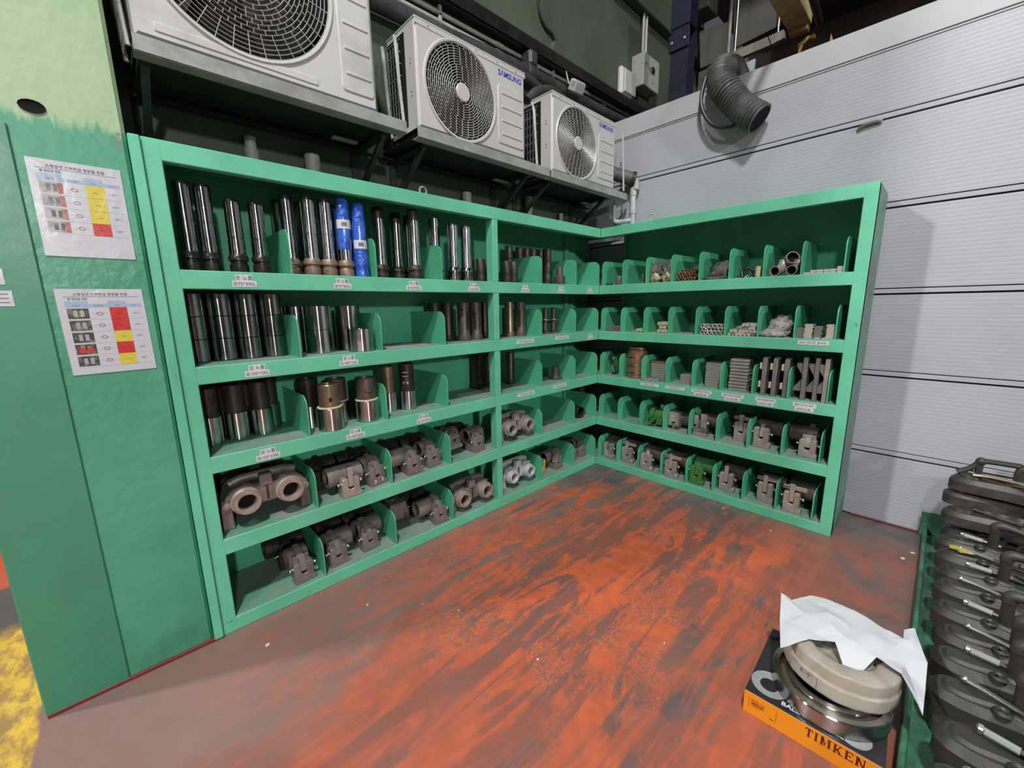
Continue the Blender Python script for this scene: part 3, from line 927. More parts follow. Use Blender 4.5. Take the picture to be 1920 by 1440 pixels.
def outdoor_unit(label, y0, y1, z0, z1, fy, fz, fr, logo, old=False, xf=0.0):
    cy = (y0+y1)/2
    o = thing('outdoor_unit', label, 'air conditioner', (-.16+xf, cy, z0))
    mat = M_AC_OLD if old else M_AC
    H = z1-z0; hw = (y1-y0)/2
    F = .16                                     # local x of the front face
    fy -= cy; fz -= z0
    c = M()
    # casing with a round fan opening in its front
    N = 64
    cor = []
    ang = [2*PI*k/N for k in range(N)]
    r0 = fr + .012
    def edge(a):
        dy, dz = math.cos(a), math.sin(a)
        t = min(((hw-.012 - fy)/dy if dy > 1e-6 else (-hw+.012 - fy)/dy if dy < -1e-6 else 9),
                ((H-.012 - fz)/dz if dz > 1e-6 else (.012 - fz)/dz if dz < -1e-6 else 9))
        return (F, fy+dy*t, fz+dz*t)
    # corner angles so the outline keeps square corners
    for sy in (1, -1):
        for zz in (.012, H-.012):
            ang.append(math.atan2(zz-fz, sy*(hw-.012)-fy) % (2*PI))
    ang = sorted(set(round(a, 6) for a in ang)); n = len(ang)
    inner = [(F, fy+math.cos(a)*r0, fz+math.sin(a)*r0) for a in ang]
    deep = [(F-.055, fy+math.cos(a)*(r0-.006), fz+math.sin(a)*(r0-.006)) for a in ang]
    outer = [edge(a) for a in ang]
    c.add(inner+outer+deep, [(k, n+k, n+(k+1) % n, (k+1) % n) for k in range(n)], mat)
    c.add(inner+deep, [((k+1) % n, n+(k+1) % n, n+k, k) for k in range(n)], M_AC_DARK)
    q = [(F, -hw+.012, .012), (F, hw-.012, .012), (F, hw-.012, H-.012), (F, -hw+.012, H-.012)]
    e = [(F-.014, -hw, 0), (F-.014, hw, 0), (F-.014, hw, H), (F-.014, -hw, H)]
    bk = [(-.15, -hw, 0), (-.15, hw, 0), (-.15, hw, H), (-.15, -hw, H)]
    c.add(q+e+bk, [(0, 4, 5, 1), (1, 5, 6, 2), (2, 6, 7, 3), (3, 7, 4, 0), (5, 9, 10, 6), (6, 10, 11, 7), (7, 11, 8, 4), (9, 8, 11, 10)], mat)
    c.add([e[0], e[1], bk[1], bk[0]], [(0, 3, 2, 1)], M_BASEPLATE)
    part('casing', c, o, 25)
    lid = M().box(-.155, F+.003, -hw-.003, hw+.003, H-.006, H+.006, mat, .003)
    if not old:
        lid.box(F-.001, F+.003, -hw-.002, hw+.002, H-.032, H-.006, mat, .001)
        for k in range(5):
            yy = -hw + 2*hw*(k+.5)/5
            lid.cyl((F+.002, yy, H-.019), (F+.005, yy, H-.019), .004, M_GUARD, 8)
    part('lid', lid, o)
    # fan behind the grille
    fan = M().lathe([(0, F-.052), (r0-.004, F-.052)], M_AC_DARK, 32, (0, fy, fz), 'x')
    fan.cyl((F-.05, fy, fz), (F-.02, fy, fz), .045, M_BLACKSTEEL, 16)
    for k in range(3):
        a0 = k*2*PI/3 + .4
        vs = []; m_ = 7
        for i in range(m_+1):
            a = a0 + 1.3*i/m_
            for r in (.05, fr*.55, fr*.94):
                vs.append((F-.046+.022*i/m_, fy+math.cos(a+r*.8)*r, fz+math.sin(a+r*.8)*r))
        fan.add(vs, [(3*i+j, 3*i+j+1, 3*i+j+4, 3*i+j+3) for i in range(m_) for j in (0, 1)], M_BLACKSTEEL)
    part('fan', fan, o)
    g = M()
    wire = M_GUARD_LT
    nr = 15 if not old else 17
    hub = .052 if not old else .06
    radii = [hub + (fr-.006-hub)*(k+1)/nr for k in range(nr)]
    def xr(r): return F + .012 - .010*(r/fr)**2
    def hoop(r, w, seg=60, th=.003):
        vs = []
        for k in range(seg):
            a = 2*PI*k/seg; cc, ss = math.cos(a), math.sin(a)
            x = xr(r)
            for rr, xx in ((r-w, x-th), (r, x), (r+w, x-th), (r, x-2*th)):
                vs.append((xx, fy+cc*rr, fz+ss*rr))
        fs = []
        for k in range(seg):
            j = (k+1) % seg
            for i in range(4):
                i2 = (i+1) % 4
                fs.append((k*4+i, k*4+i2, j*4+i2, j*4+i))
        g.add(vs, fs, wire)
    for r in radii: hoop(r, .0020)
    # short radial bars, staggered from hoop to hoop like brickwork
    rr = [hub] + radii
    for k in range(nr):
        ra, rb = rr[k], rr[k+1]
        cnt = max(10, int(2*PI*rb/.046)) if not old else (36 if rb > fr*.55 else 18)
        offs = .5*(k % 2)*(2*PI/cnt) if not old else (.5*(k % 2)*(2*PI/cnt) if rb < fr*.8 else 0)
        for i in range(cnt):
            a = 2*PI*i/cnt + offs
            ca, sa = math.cos(a), math.sin(a); w = .0013
            xa, xb = xr(ra), xr(rb)
            vs = []
            for r, x in ((ra, xa), (rb, xb)):
                for s_ in (-w, w):
                    vs.append((x-.0005, fy+ca*r-sa*s_, fz+sa*r+ca*s_)); vs.append((x-.004, fy+ca*r-sa*s_, fz+sa*r+ca*s_))
            g.add(vs, [(0, 4, 6, 2), (0, 1, 5, 4), (2, 6, 7, 3)], wire)
    part('grille', g, o)
    part('hub_cap', M().lathe([(0, F+.016), (hub*.9, F+.015), (hub, F+.010), (hub, F+.002)], mat, 28, (0, fy, fz), 'x'), o)
    part('grille_rim', M().lathe([(fr-.004, F+.001), (fr, F+.008), (fr+.010, F+.009), (fr+.016, F+.0005)], mat, 56, (0, fy, fz), 'x'), o)
    # service panel with pressed ribs, right of the fan
    py = fy + fr + .028; pw = (hw-.016) - py
    pcy = py + pw/2
    sv = M()
    if old:
        pz0, pz1 = .05, H-.05
    else:
        pz0, pz1 = .055, H-.135
    out = round_rect(pcy, (pz0+pz1)/2, pw, pz1-pz0, .022)
    sv.prism(out, F, F+.006, mat, 'x', .005, .004)
    nrib = 4 if not old else 6
    for k in range(nrib):
        zz = pz0 + (pz1-pz0)*(k+.75)/(nrib+.35)
        sv.prism(round_rect(pcy+.004, zz, pw*.78, .016, .006, 3), F+.006, F+.0105, mat, 'x', .004, .004)
    part('service_panel', sv, o)
    if logo:
        lt = M()
        lt.text('SΛMSUNG', .047, lambda a, cc: (F+.001, a*1.0 + pcy-.004, H-.082+cc), M_BLUE_INK, 'CENTER', .028, .98)
        part('lettering', lt, o)
    if old:
        ps = M()
        for zz in (.045,):
            ps.prism(round_rect(-hw+.36, zz, .60, .034, .008, 3), F, F+.004, mat, 'x', .004, .003)
        part('pressed_rib', ps, o)
    # left side: coil behind a wire guard with an arched top
    co = M().box(-.145, .045, -hw-.004, -hw+.01, .03, H-.03, M_AC_DARK, .002)
    part('coil', co, o)
    gd = M()
    for x0 in (-.13, .02):
        gd.tube(smooth_path([(x0, -hw-.014, .01), (x0-.005, -hw-.03, H*.5), (x0-.02, -hw-.03, H-.09), (x0-.06, -hw-.012, H-.02)], 6), .010, M_GUARD_LT, 6)
    for k in range(8):
        zz = .05 + (H-.12)*k/7
        gd.box(-.135, .03, -hw-.024, -hw-.020, zz, zz+.005, M_GUARD)
    for k in range(5):
        xx = -.11 + .03*k
        gd.box(xx, xx+.004, -hw-.024, -hw-.020, .03, H-.08, M_GUARD)
    part('coil_guard', gd, o)
    # screws on the left corner post
    sc = M()
    for zz in (H*.32, H*.36, H*.62, H*.66):
        sc.cyl((.10, -hw-.003, zz), (.10, -hw, zz), .004, M_GUARD, 8)
    part('screw', sc, o)
    return o

def circ3(a, b, c):
    ax, ay = a; bx, by = b; cx, cy = c
    d = 2*(ax*(by-cy)+bx*(cy-ay)+cx*(ay-by))
    ux = ((ax*ax+ay*ay)*(by-cy)+(bx*bx+by*by)*(cy-ay)+(cx*cx+cy*cy)*(ay-by))/d
    uy = ((ax*ax+ay*ay)*(cx-bx)+(bx*bx+by*by)*(ax-cx)+(cx*cx+cy*cy)*(bx-ax))/d
    return ux, uy, math.hypot(ax-ux, ay-uy)
u1y, u1z, u1r = circ3((-2.885, 2.708), (-2.485, 2.648), (-2.297, 2.851))
outdoor_unit('large old stained white outdoor unit at the upper left, next to the pillar', -3.02, -2.062, 2.556, 3.36, u1y, u1z, u1r, False, True)
outdoor_unit('middle white outdoor unit with blue lettering and dark round grille', -1.812, -.952, 2.556, 3.105, -1.497, 2.820, .262, True)
outdoor_unit('rightmost white outdoor unit with blue lettering, nearest the white panel wall', -.660, .186, 2.552, 3.093, -.352, 2.806, .254, True)

def unit_rack(label, y0, y1, struts):
    o = thing('wall_bracket', label, 'bracket', (-.5, (y0+y1)/2, 2.49))
    cy = (y0+y1)/2
    def P(n, m): return part(n, shift(m, (.5, -cy, -2.49)), o)
    P('front_angle', M().box(.012, .018, y0, y1, 2.488, 2.549, M_GALV, .001).box(-.045, .018, y0, y1, 2.488, 2.493, M_GALV))
    P('rear_angle', M().box(-.46, -.455, y0, y1, 2.488, 2.549, M_DARKSTEEL).box(-.455, -.41, y0, y1, 2.488, 2.493, M_DARKSTEEL))
    P('base_rail', M().box(-.12, -.07, y0+.06, y1-.06, 2.525, 2.551, M_BASEPLATE, .002))
    P('base_rail', M().box(-.31, -.26, y0+.06, y1-.06, 2.525, 2.551, M_BASEPLATE, .002))
    for y in struts:
        P('cross_bar', M().box(-.5, .010, y-.022, y+.022, 2.493, 2.519, M_DARKSTEEL, .002))
        P('strut', M().prism([(-.10, 2.492), (-.14, 2.492), (-.495, 2.26), (-.495, 2.22)], y-.014, y+.014, M_DARKSTEEL, 'y'))
        P('wall_plate', M().box(-.499, -.490, y-.03, y+.03, 2.18, 2.519, M_DARKSTEEL, .002))
    P('dark_underside', M().box(-.492, .008, y0+.02, y1-.05, 2.5215, 2.5245, M_BASEPLATE))  # added black sheet, its colour stands for the shade under the unit
    P('slot_bar', M().box(-.30, -.26, y1-.30, y1-.16, 2.475, 2.487, M_GALV, .002))
unit_rack('steel wall bracket carrying the large old outdoor unit', -3.03, -1.905, (-2.995, -1.98))
unit_rack('steel wall bracket carrying the middle outdoor unit', -1.835, -.705, (-1.72, -.83))
unit_rack('steel wall bracket carrying the rightmost outdoor unit', -.690, .385, (-.58, .20))

# ------------------------------------------------------------ pipes and fittings on the green wall
solo('insulated_pipe', M().tube(smooth_path([(-.42, -2.2, 3.36), (-.42, -1.4, 3.375), (-.41, -.9, 3.40), (-.41, -.3, 3.42), (-.42, .5, 3.43), (-.42, 1.5, 3.45)], 8), .052, M_INSUL, 12),
     'thick black insulated pipe running along the green wall above the outdoor units', 'pipe')
solo('insulated_pipe', M().tube(smooth_path([(-.33, -1.25, 3.33), (-.325, -.9, 3.31), (-.32, -.55, 3.30), (-.31, -.3, 3.22), (-.31, -.1, 3.22), (-.31, .25, 3.25), (-.34, .8, 3.30)], 8), .038, M_INSUL, 12),
     'thinner black insulated pipe dipping behind the rightmost outdoor unit', 'pipe')
solo('insulated_pipe', M().tube(smooth_path([(-.24, -.68, 3.10), (-.23, -.58, 3.19), (-.23, -.40, 3.25), (-.23, -.2, 3.21), (-.23, 0, 3.15)], 8), .034, M_INSUL, 12),
     'black insulated pipe arching over the left shoulder of the rightmost outdoor unit', 'pipe')
for i, (z, r, lab) in enumerate(((3.500, .016, 'lower grey conduit running along the green wall above the black pipe'),
                                 (3.555, .014, 'upper grey conduit running along the green wall under the dark ledge'))):
    c = thing('wall_conduit', lab, 'conduit', (-.475, -.4, z))
    part('conduit_pipe', M().cyl((0, -1.9, -.03), (0, 2.2, .03), r, M_CONDUIT, 10), c)
    for y in (-1.3, -.35, .7, 1.5):
        part('coupling', M().cyl((0, y-.04, -.03+.06*(y+1.9)/4.1), (0, y+.04, -.03+.06*(y+1.98)/4.1), r+.004, M_CONDUIT, 10), c)
    for y in (-.9, .3, 1.1):
        part('clip', M().box(-.024, .012, y-.012, y+.012, -r-.02, r+.02, M_GALV, .003), c)
t = thing('cable_tray', 'dark cable ledge along the green wall above the conduits', 'cable tray', (-.455, -.2, 3.64))
part('tray_base', M().box(-.04, .05, -2.2, 2.4, -.05, -.042, M_BLACKSTEEL).box(.045, .05, -2.2, 2.4, -.05, .05, M_BLACKSTEEL), t)
part('cable_bundle', M().cyl((0, -2.2, -.01), (0, 2.4, -.01), .03, M_CABLE, 8), t)
solo('tape_wrap', M().lathe([(.058, -.055), (.066, -.05), (.066, .05), (.058, .055)], M_INSUL, 14, (0, 0, 0), 'y').box(-.05, .06, -.05, .05, .04, .16, M_INSUL, .02),
     'black tape wrapped round the pipes above the middle outdoor unit', 'tape', (-.412, -.47, 3.415))

c = thing('junction_box', 'round green junction box on the wall with a black cable through it', 'junction box', (-.5, -.06, 3.77))
part('box_body', M().lathe([(.0, 0), (.062, 0), (.062, .03), (.056, .04), (0, .042)], M_WALL, 20, (0, 0, 0), 'x'), c)
solo('black_cable', M().tube(smooth_path([(-.485, -.30, 4.30), (-.485, -.27, 4.0), (-.485, -.20, 3.90), (-.48, -.10, 3.87), (-.475, -.07, 3.83)], 8), .012, M_CABLE, 8),
     'black cable hanging down the green wall to the round junction box', 'cable')
solo('black_cable', M().tube(smooth_path([(-.475, -.04, 3.72), (-.48, .02, 3.70), (-.482, .06, 3.64), (-.47, .07, 3.55)], 8), .011, M_CABLE, 8),
     'short black cable leaving the round junction box downwards', 'cable')

f = thing('flood_light', 'small pale flood light clipped to the conduit above the rightmost outdoor unit', 'flood light', (-.30, .015, 3.43), rot=(.1, .5, .1))
part('housing', M().box(-.035, .035, -.085, .085, -.05, .05, M_BOX, .015), f)
part('lens', M().box(.032, .040, -.07, .07, -.038, .038, M_FLASH, .004), f)
part('bracket', M().tube([(-.02, -.09, 0), (-.06, -.10, .05), (-.10, -.08, .08)], .006, M_GALV, 6), f)

s = thing('emergency_light', 'white square wall fitting beside the old switch box, high on the green wall', 'wall light', (-.5, 1.08, 3.85))
part('housing', M().box(0, .07, -.14, .14, -.14, .14, M_AC, .025), s)
part('cover', M().box(.07, .085, -.10, .12, -.11, .11, M_AC, .01), s)
s = thing('switch_box', 'chipped old white switch box with conduits rising from it, high on the green wall', 'switch box', (-.5, 1.40, 4.02))
part('box_body', M().box(0, .15, -.17, .17, -.16, .16, M_BOX, .008), s)
part('box_knob', M().lathe([(.035, .15), (.03, .165), (0, .167)], M_BLACKSTEEL, 12, (0, .02, .03), 'x'), s)
for y in (-.03, .03):
    part('conduit_pipe', M().cyl((.05, y, .16), (.05, y, 1.6), .014, M_CONDUIT, 8), s)

for y, z0, z1, r, lab in ((-2.57, 2.0, 2.44, .035, 'short grey pipe stub behind the rack top, leftmost under the outdoor units'),
                          (-2.26, 2.0, 2.42, .036, 'grey stepped pipe stub behind the rack top, second from the left'),
                          (-1.13, 2.0, 2.40, .032, 'grey pipe stub behind the rack top near the eye bolt'),
                          (-.44, 2.0, 2.48, .030, 'grey pipe behind the rack top under the gap between the two lettered outdoor units'),
                          (.0, 2.0, 2.40, .018, 'thin grey pipe behind the rack top, rightmost under the outdoor units')):
    p = thing('drain_pipe', lab, 'pipe', (-.462, y, z0))
    part('pipe_body', M().cyl((0, 0, 0), (0, 0, z1-z0-.06), r, M_CONDUIT, 12), p)
    part('pipe_socket', M().cyl((0, 0, z1-z0-.12), (0, 0, z1-z0), r*1.18 if y > -2.4 else r*.8, M_CONDUIT, 12), p)

p = thing('drain_pipe', 'white plastic drain pipe with elbow beside the rightmost outdoor unit', 'pipe', (.06, .44, 2.2))
part('pipe_body', M().cyl((.0, -.02, 0), (0, -.02, .40), .026, M_PVC, 14), p)
for z in (.04, .20, .36):
    part('socket', M().cyl((0, -.02, z-.03), (0, -.02, z+.03), .031, M_PVC, 14), p)
part('side_branch', M().tube(smooth_path([(0, -.02, .12), (-.05, -.05, .11), (-.14, -.08, .115), (-.16, -.085, .16), (-.16, -.085, .26)], 6), .021, M_PVC, 12), p)
h = thing('duct_hose', 'black hose end with a clamp sticking out right of the rightmost outdoor unit', 'hose', (-.12, .22, 2.72))
part('hose_body', M().tube(smooth_path([(0, -.02, .02), (.06, .08, -.0), (.13, .15, -.03), (.18, .19, -.05)], 6), .058, M_HOSE, 16), h)
part('hose_clamp', M().tube([(.165, .180, -.045), (.19, .20, -.055)], .066, M_CABLE, 16), h)
part('elbow', M().tube(smooth_path([(.18, .19, -.05), (.205, .20, -.09), (.20, .20, -.14)], 5), .03, M_PVC, 12), h)
solo('cover_strip', M().box(-.008, .008, -.004, .004, 0, .50, M_AC, .002), 'narrow white strip standing right of the rightmost outdoor unit', 'strip', (.03, .30, 2.555), rot=(0, -.06, 0))

# ribbed extraction hose over the panel wall
pts = smooth_path([(.83, .95, 3.10), (.81, .75, 3.26), (.795, .56, 3.335), (.785, .42, 3.285), (.815, .355, 3.17), (.895, .345, 3.05), (.985, .35, 2.94), (1.10, .355, 2.84)], 22)
path = []; rad = []
for i, q in enumerate(pts):
    path.append(q); rad.append((.101 if i % 4 < 2 else .089) + .0025*math.sin(i*1.7))
h = thing('extraction_hose', 'black ribbed hose drooping over the top of the white panel wall', 'hose', (0, 0, 0))
part('hose_body', M().tube(path, rad, M_HOSE, 20, False), h, 50)
part('hose_lining', M().tube(path[-30:], .082, M_AC_DARK, 16), h)
solo('black_cable', M().tube(smooth_path([(.655, .44, 3.30), (.645, .40, 3.15), (.68, .38, 3.02), (.77, .37, 2.90), (.89, .36, 2.85), (.98, .35, 2.86)], 8), .014, M_CABLE, 8),
     'black cable looping under the ribbed hose on the white panel wall', 'cable')

# ------------------------------------------------------------ turned nozzles
def male(name, h, rs, rb, shaft, base, tip, tl=.03, groove=.45):
    k = Kind(name, 'nozzle')
    hb = .085
    k.p('collar', M().lathe([(0, 0), (rb*.96, 0), (rb, .004), (rb, .036), (rb*.86, .042), (rb*.86, .052), (rb*1.07, .056), (rb*1.07, .072), (rb*.98, .078), (rs*1.04, hb), (0, hb)], base, 22))
    g = hb + (h-hb-tl)*groove
    k.p('shaft', M().lathe([(0, hb), (rs*1.02, hb), (rs*1.02, hb+.03), (rs, hb+.034), (rs, g-.004), (rs*.90, g-.003), (rs*.90, g+.004), (rs*.985, g+.005), (rs*.985, h-tl), (0, h-tl)], shaft, 26))
    k.p('tip', M().lathe([(rs*.93, h-tl), (rs*.93, h-.004), (rs*.86, h), (rs*.55, h), (rs*.55, h-.05)], tip, 22))
    return k
K_DARK = male('male_nozzle', .372, .0325, .034, M_CHROME_DK, M_BLACKSTEEL, M_BLACKSTEEL, .016)
K_BLACKB = male('male_nozzle', .322, .0325, .038, M_CHROME_DK, M_BLACKSTEEL, M_BLACKSTEEL, .012, .3)
K_CHROME = male('male_nozzle', .388, .0345, .040, M_CHROME, M_RUSTBASE, M_BLACKSTEEL, .022, .42)
K_LONG = male('male_nozzle', .410, .036, .0455, M_CHROME, M_DARKBROWN, M_DARKBROWN, .065, .42)
K_PLAIN = male('male_nozzle', .396, .036, .050, M_CHROME, M_DARKBROWN, M_CHROME, .004, .40)
K_SHORT = male('male_nozzle', .356, .0355, .042, M_CHROME, M_CHROME_DK, M_CHROME_DK, .012, .40)
z0 = ZL[0]
gN = 'male nozzles on the top shelf of the long rack'
def topn(kind, x, y, lab): return kind.put(lab, (x, y, z0+.001), random.uniform(0, 6), gN)
topn(K_DARK, -.105, -2.942, 'dark male nozzle in the top left corner of the long rack, leftmost of all')
topn(K_DARK, -.105, -2.870, 'dark male nozzle second from the left on the top shelf of the long rack')
topn(K_BLACKB, -.10, -2.766, 'shorter dark male nozzle with black collar, above the left half of the 390L label')
topn(K_BLACKB, -.10, -2.672, 'shorter dark male nozzle with black collar, right next to the first top shelf divider')
topn(K_CHROME, -.27, -2.525, 'bright male nozzle at the back behind the first top shelf divider')
topn(K_CHROME, -.15, -2.524, 'bright male nozzle just behind the first top shelf divider, its foot hidden')
topn(K_CHROME, -.25, -2.420, 'bright male nozzle at the back, seen between two front ones left of the blue ones')
topn(K_CHROME, -.09, -2.442, 'bright male nozzle in front, second to the left of the blue wrapped ones')
topn(K_CHROME, -.09, -2.357, 'bright male nozzle in front, the next left of the blue wrapped ones')
topn(K_CHROME, -.20, -2.262, 'bright male nozzle half hidden behind the left blue wrapped one')
topn(K_LONG, -.18, -2.020, 'dark topped male nozzle right of the second top shelf divider, set back')
topn(K_LONG, -.25, -1.868, 'dark topped male nozzle at the back, a thin strip seen left of the 425L one')
topn(K_LONG, -.105, -1.830, 'tall dark topped male nozzle in front above the 425L label')
topn(K_LONG, -.27, -1.765, 'dark male nozzle in shadow behind the third top shelf divider')
topn(K_PLAIN, -.165, -1.640, 'bright male nozzle behind the third top shelf divider, top fully polished')
topn(K_SHORT, -.075, -1.560, 'bright flanged male nozzle, left of the pair above the 385L label')
topn(K_SHORT, -.075, -1.452, 'bright flanged male nozzle, right of the pair above the 385L label')

def blue_nozzle(x, y, h, lab, full):
    o = thing('wrapped_nozzle', lab, 'nozzle', (x, y, z0+.001), .4, gN)
    r = .0335; rb = .038
    if full:
        part('film_wrap', M().lathe([(0, 0), (rb, 0), (rb*1.02, .03), (rb*.94, .045), (rb*1.12, .058), (rb*1.10, .075), (r*1.2, .10), (r*1.06, .16), (r*1.1, .25), (r*1.02, .33), (r*.98, h-.01), (r*.7, h), (0, h)], M_BLUEWRAP, 22), o, 60)
    else:
        part('collar', M().lathe([(0, 0), (rb, 0), (rb, .036), (rb*.86, .044), (rb*1.10, .056), (rb*1.10, .072), (r, .085), (0, .085)], M_RUSTBASE, 22), o)
        part('shaft', M().lathe([(0, .085), (r, .085), (r, .16), (0, .16)], M_CHROME, 24), o)
        part('film_wrap', M().lathe([(r*1.03, .14), (r*1.05, .17), (r*1.08, .20), (r*1.02, .215), (r*1.07, .25), (r*1.04, .33), (r*.98, h-.01), (r*.7, h), (0, h)], M_BLUEWRAP, 22), o, 60)
    zz = .245 if not full else .15
    part('sticker', M().lathe([(r*1.13, zz), (r*1.13, zz+.045)], M_LABEL, 14, a0=-1.75, a1=.55).lathe([(r*1.145, zz+.012), (r*1.145, zz+.032)], M_INKGREY, 6, a0=-1.0, a1=-.25), o)
blue_nozzle(-.075, -2.272, .399, 'blue film wrapped nozzle with bare bright foot, left of the blue pair', False)
blue_nozzle(-.075, -2.188, .388, 'nozzle wrapped in blue film down to its foot, right of the blue pair', True)

# short bushings and stacks on the top shelf
def bushing(name, r, h, mat, step=.3, ri=.6):
    return Kind(name, 'bushing').p('body', M().lathe([(r*.96, 0), (r, .003), (r, h*step), (r*.965, h*step+.001), (r*.965, h*step+.004), (r*.985, h*step+.006), (r*.985, h-.003), (r*.94, h), (r*ri, h), (r*ri, h*.3), (0, h*.3)], mat, 20))
K_BUSH = bushing('bushing', .032, .160, M_DARKBROWN)
for x, y, lab in ((-.185, -1.335, 'short dark bushing in the corner left of the middle post, leftmost of three'),
                  (-.125, -1.290, 'short dark bushing left of the middle post, middle of three'),
                  (-.17, -1.190, 'short dark bushing half hidden by the middle post on the top shelf'),
                  (-.12, -1.040, 'short dark bushing right of the middle post on the top shelf'),
                  (-.13, -.955, 'second short dark bushing right of the middle post on the top shelf')):
    K_BUSH.put(lab, (x, y, z0+.001), random.uniform(0, 6), 'short bushings on the top shelf')
K_SB = bushing('bushing', .033, .103, M_BROWNSTEEL, .25)
cols = [(-.31, -.825), (-.31, -.715), (-.31, -.630), (-.31, -.548), (-.31, -.455), (-.245, -.435)]
names = ['leftmost', 'second', 'third', 'fourth', 'fifth', 'rightmost']
for i, (x, y) in enumerate(cols):
    if i == 0: y = -.835
    for k in range(3):
        K_SB.put('brown bushing, %s of the %s stack behind the top shelf corner bay' % (('lowest', 'middle', 'topmost')[k], names[i]),
                 (x, y, z0+.001+k*.1033), random.uniform(0, 6), 'stacked bushings in the corner bay')
Kind('stepped_bushing', 'bushing').p('body', M().lathe([(0, 0), (.046, 0), (.048, .004), (.048, .068), (.044, .072), (.030, .078), (.026, .145), (.022, .148), (.014, .148), (.014, .10), (0, .10)], M_BROWNSTEEL, 20)).put(
    'small stepped brown bushing in front between two dividers of the top shelf corner bay', (-.10, -.445, z0+.001))

# ------------------------------------------------------------ second shelf: rings and slotted nozzles
z1 = ZL[1] + .001
def ring_kind(r, h, mat, ri=.72):
    return Kind('nozzle_ring', 'ring').p('body', M().lathe([(r*ri, .002), (r*ri+.002, 0), (r-.0025, 0), (r, .0025), (r, h-.0025), (r-.0025, h), (r*ri+.002, h), (r*ri, h-.002), (r*ri, .002)], mat, 32))
K_R105 = ring_kind(.0545, .106, M_CHROME_DK)
K_R105B = ring_kind(.0545, .106, M_CHROME_DK)
K_R140 = ring_kind(.070, .128, M_CHROME)
stk = [(-.235, -2.945), (-.242, -2.832), (-.245, -2.722), (-.240, -2.634)]
stk = [(-.235, -2.940), (-.240, -2.828), (-.240, -2.717), (-.235, -2.6335)]
stk = [(-.235, -2.960), (-.240, -2.849), (-.240, -2.738), (-.235, -2.628)]
for i, (x, y) in enumerate(stk):
    for k in range(3):
        K_R105.put('bright ring, %s of its stack, %s front stack above the 105x100L label' % (('lowest', 'middle', 'topmost')[k], ('leftmost', 'second', 'third', 'rightmost')[i]),
                   (x, y, z1+k*.1065), random.uniform(0, 6), 'rings in the left bay of the second shelf')
        K_R105B.put('shaded ring, %s of its stack, %s back stack above the 105x100L label' % (('lowest', 'middle', 'topmost')[k], ('leftmost', 'second', 'third', 'rightmost')[i]),
                   (x-.118, y+.004, z1+k*.1065), random.uniform(0, 6), 'rings in the left bay of the second shelf')
for x, y, n, lab in ((-.195, -2.412, 2, 'front left stack above the 140x120L label'), (-.335, -2.478, 2, 'back left stack above the 140x120L label'),
                     (-.245, -2.222, 2, 'back right stack above the 140x120L label')):
    for k in range(n):
        K_R140.put('wide bright ring, %s of the %s' % (('lower', 'upper')[k], lab), (x, y, z1+k*.1285), random.uniform(0, 6), 'wide rings on the second shelf')
K_R140.put('single wide bright ring standing in front above the 140x120L label', (-.088, -2.221, z1), .5, 'wide rings on the second shelf')
def cardboard():
    m = M().prism([(-.16, -.20), (.15, -.17), (.16, .16), (-.10, .20), (-.15, .05)], 0, .004, M_CARDGREY, 'z', .003, .002)
    return m
solo('cardboard_sheet', cardboard(), 'dirty grey card lying in the empty bay of the second shelf', 'card', (-.20, -1.92, z1), .05)

def slotted(r, h, mat, hole=True):
    k = Kind('slotted_nozzle', 'nozzle')
    m = M().lathe([(0, 0), (r*1.16, 0), (r*1.18, .004), (r*1.18, .032), (r*1.02, .036), (r, .04), (r, h-.004), (r*.95, h), (r*.6, h), (r*.6, h*.6), (0, h*.6)], mat, 24)
    k.p('body', m)
    sl = M().lathe([(r*1.004, .075), (r*1.004, h-.06)], M_CASTDARK, 6, a0=-.35, a1=.25)
    sl.lathe([(r*1.004, .075), (r*.985, .076)], M_CASTDARK, 6, a0=-.35, a1=.25)
    k.p('slot', sl)
    if hole:
        hm = M()
        a = -1.0
        hm.cyl((r*.9*math.cos(a), r*.9*math.sin(a), h-.05), (r*1.01*math.cos(a), r*1.01*math.sin(a), h-.05), .009, M_AC_DARK, 12)
        k.p('pin_hole', hm)
    return k
K_SLOT = slotted(.044, .270, M_BROWNSTEEL)
K_SLOTD = slotted(.044, .270, M_DARKBROWN, False)
gS = 'slotted nozzles beside the middle post'
K_SLOT.put('brown slotted nozzle, left one of the front pair beside the middle post', (-.175, -1.420, z1), .15, gS)
K_SLOT.put('brown slotted nozzle with a hole near its top, left of the middle post', (-.175, -1.310, z1), -.75, gS)
K_SLOTD.put('dark slotted nozzle behind the last divider left of the middle post, farther left', (-.30, -1.580, z1), .3, gS)
K_SLOTD.put('dark slotted nozzle behind the last divider left of the middle post, farther right', (-.30, -1.470, z1), .3, gS)
K_SLOTD.put('dark slotted nozzle on the second shelf hidden behind the middle post', (-.30, -1.130, z1), .3, gS)
K_RB1 = slotted(.036, .270, M_BRASSY, False)
K_RB1.put('narrow bright brown nozzle right of the middle post on the second shelf', (-.19, -.955, z1), 2.6, gS)
K_SLOT.put('wide brown nozzle with a hole near its top, right of the middle post', (-.17, -.855, z1), -.85, gS)
K_PIN = Kind('flanged_pin', 'pin').p('body', M().lathe([(0, 0), (.044, 0), (.046, .003), (.046, .016), (.026, .022), (.022, .03), (.022, .218), (.018, .222), (0, .222)], M_BROWNSTEEL, 18)).p(
    'flange', M().lathe([(.022, .108), (.050, .109), (.051, .112), (.051, .119), (.050, .122), (.022, .123)], M_BRASSY, 24))
K_PIN.put('flanged pin in the corner bay of the second shelf, left one of two', (-.20, -.515, z1), 0, 'flanged pins')
K_PIN.put('flanged pin in the corner bay of the second shelf, right one of two', (-.20, -.408, z1), 0, 'flanged pins')
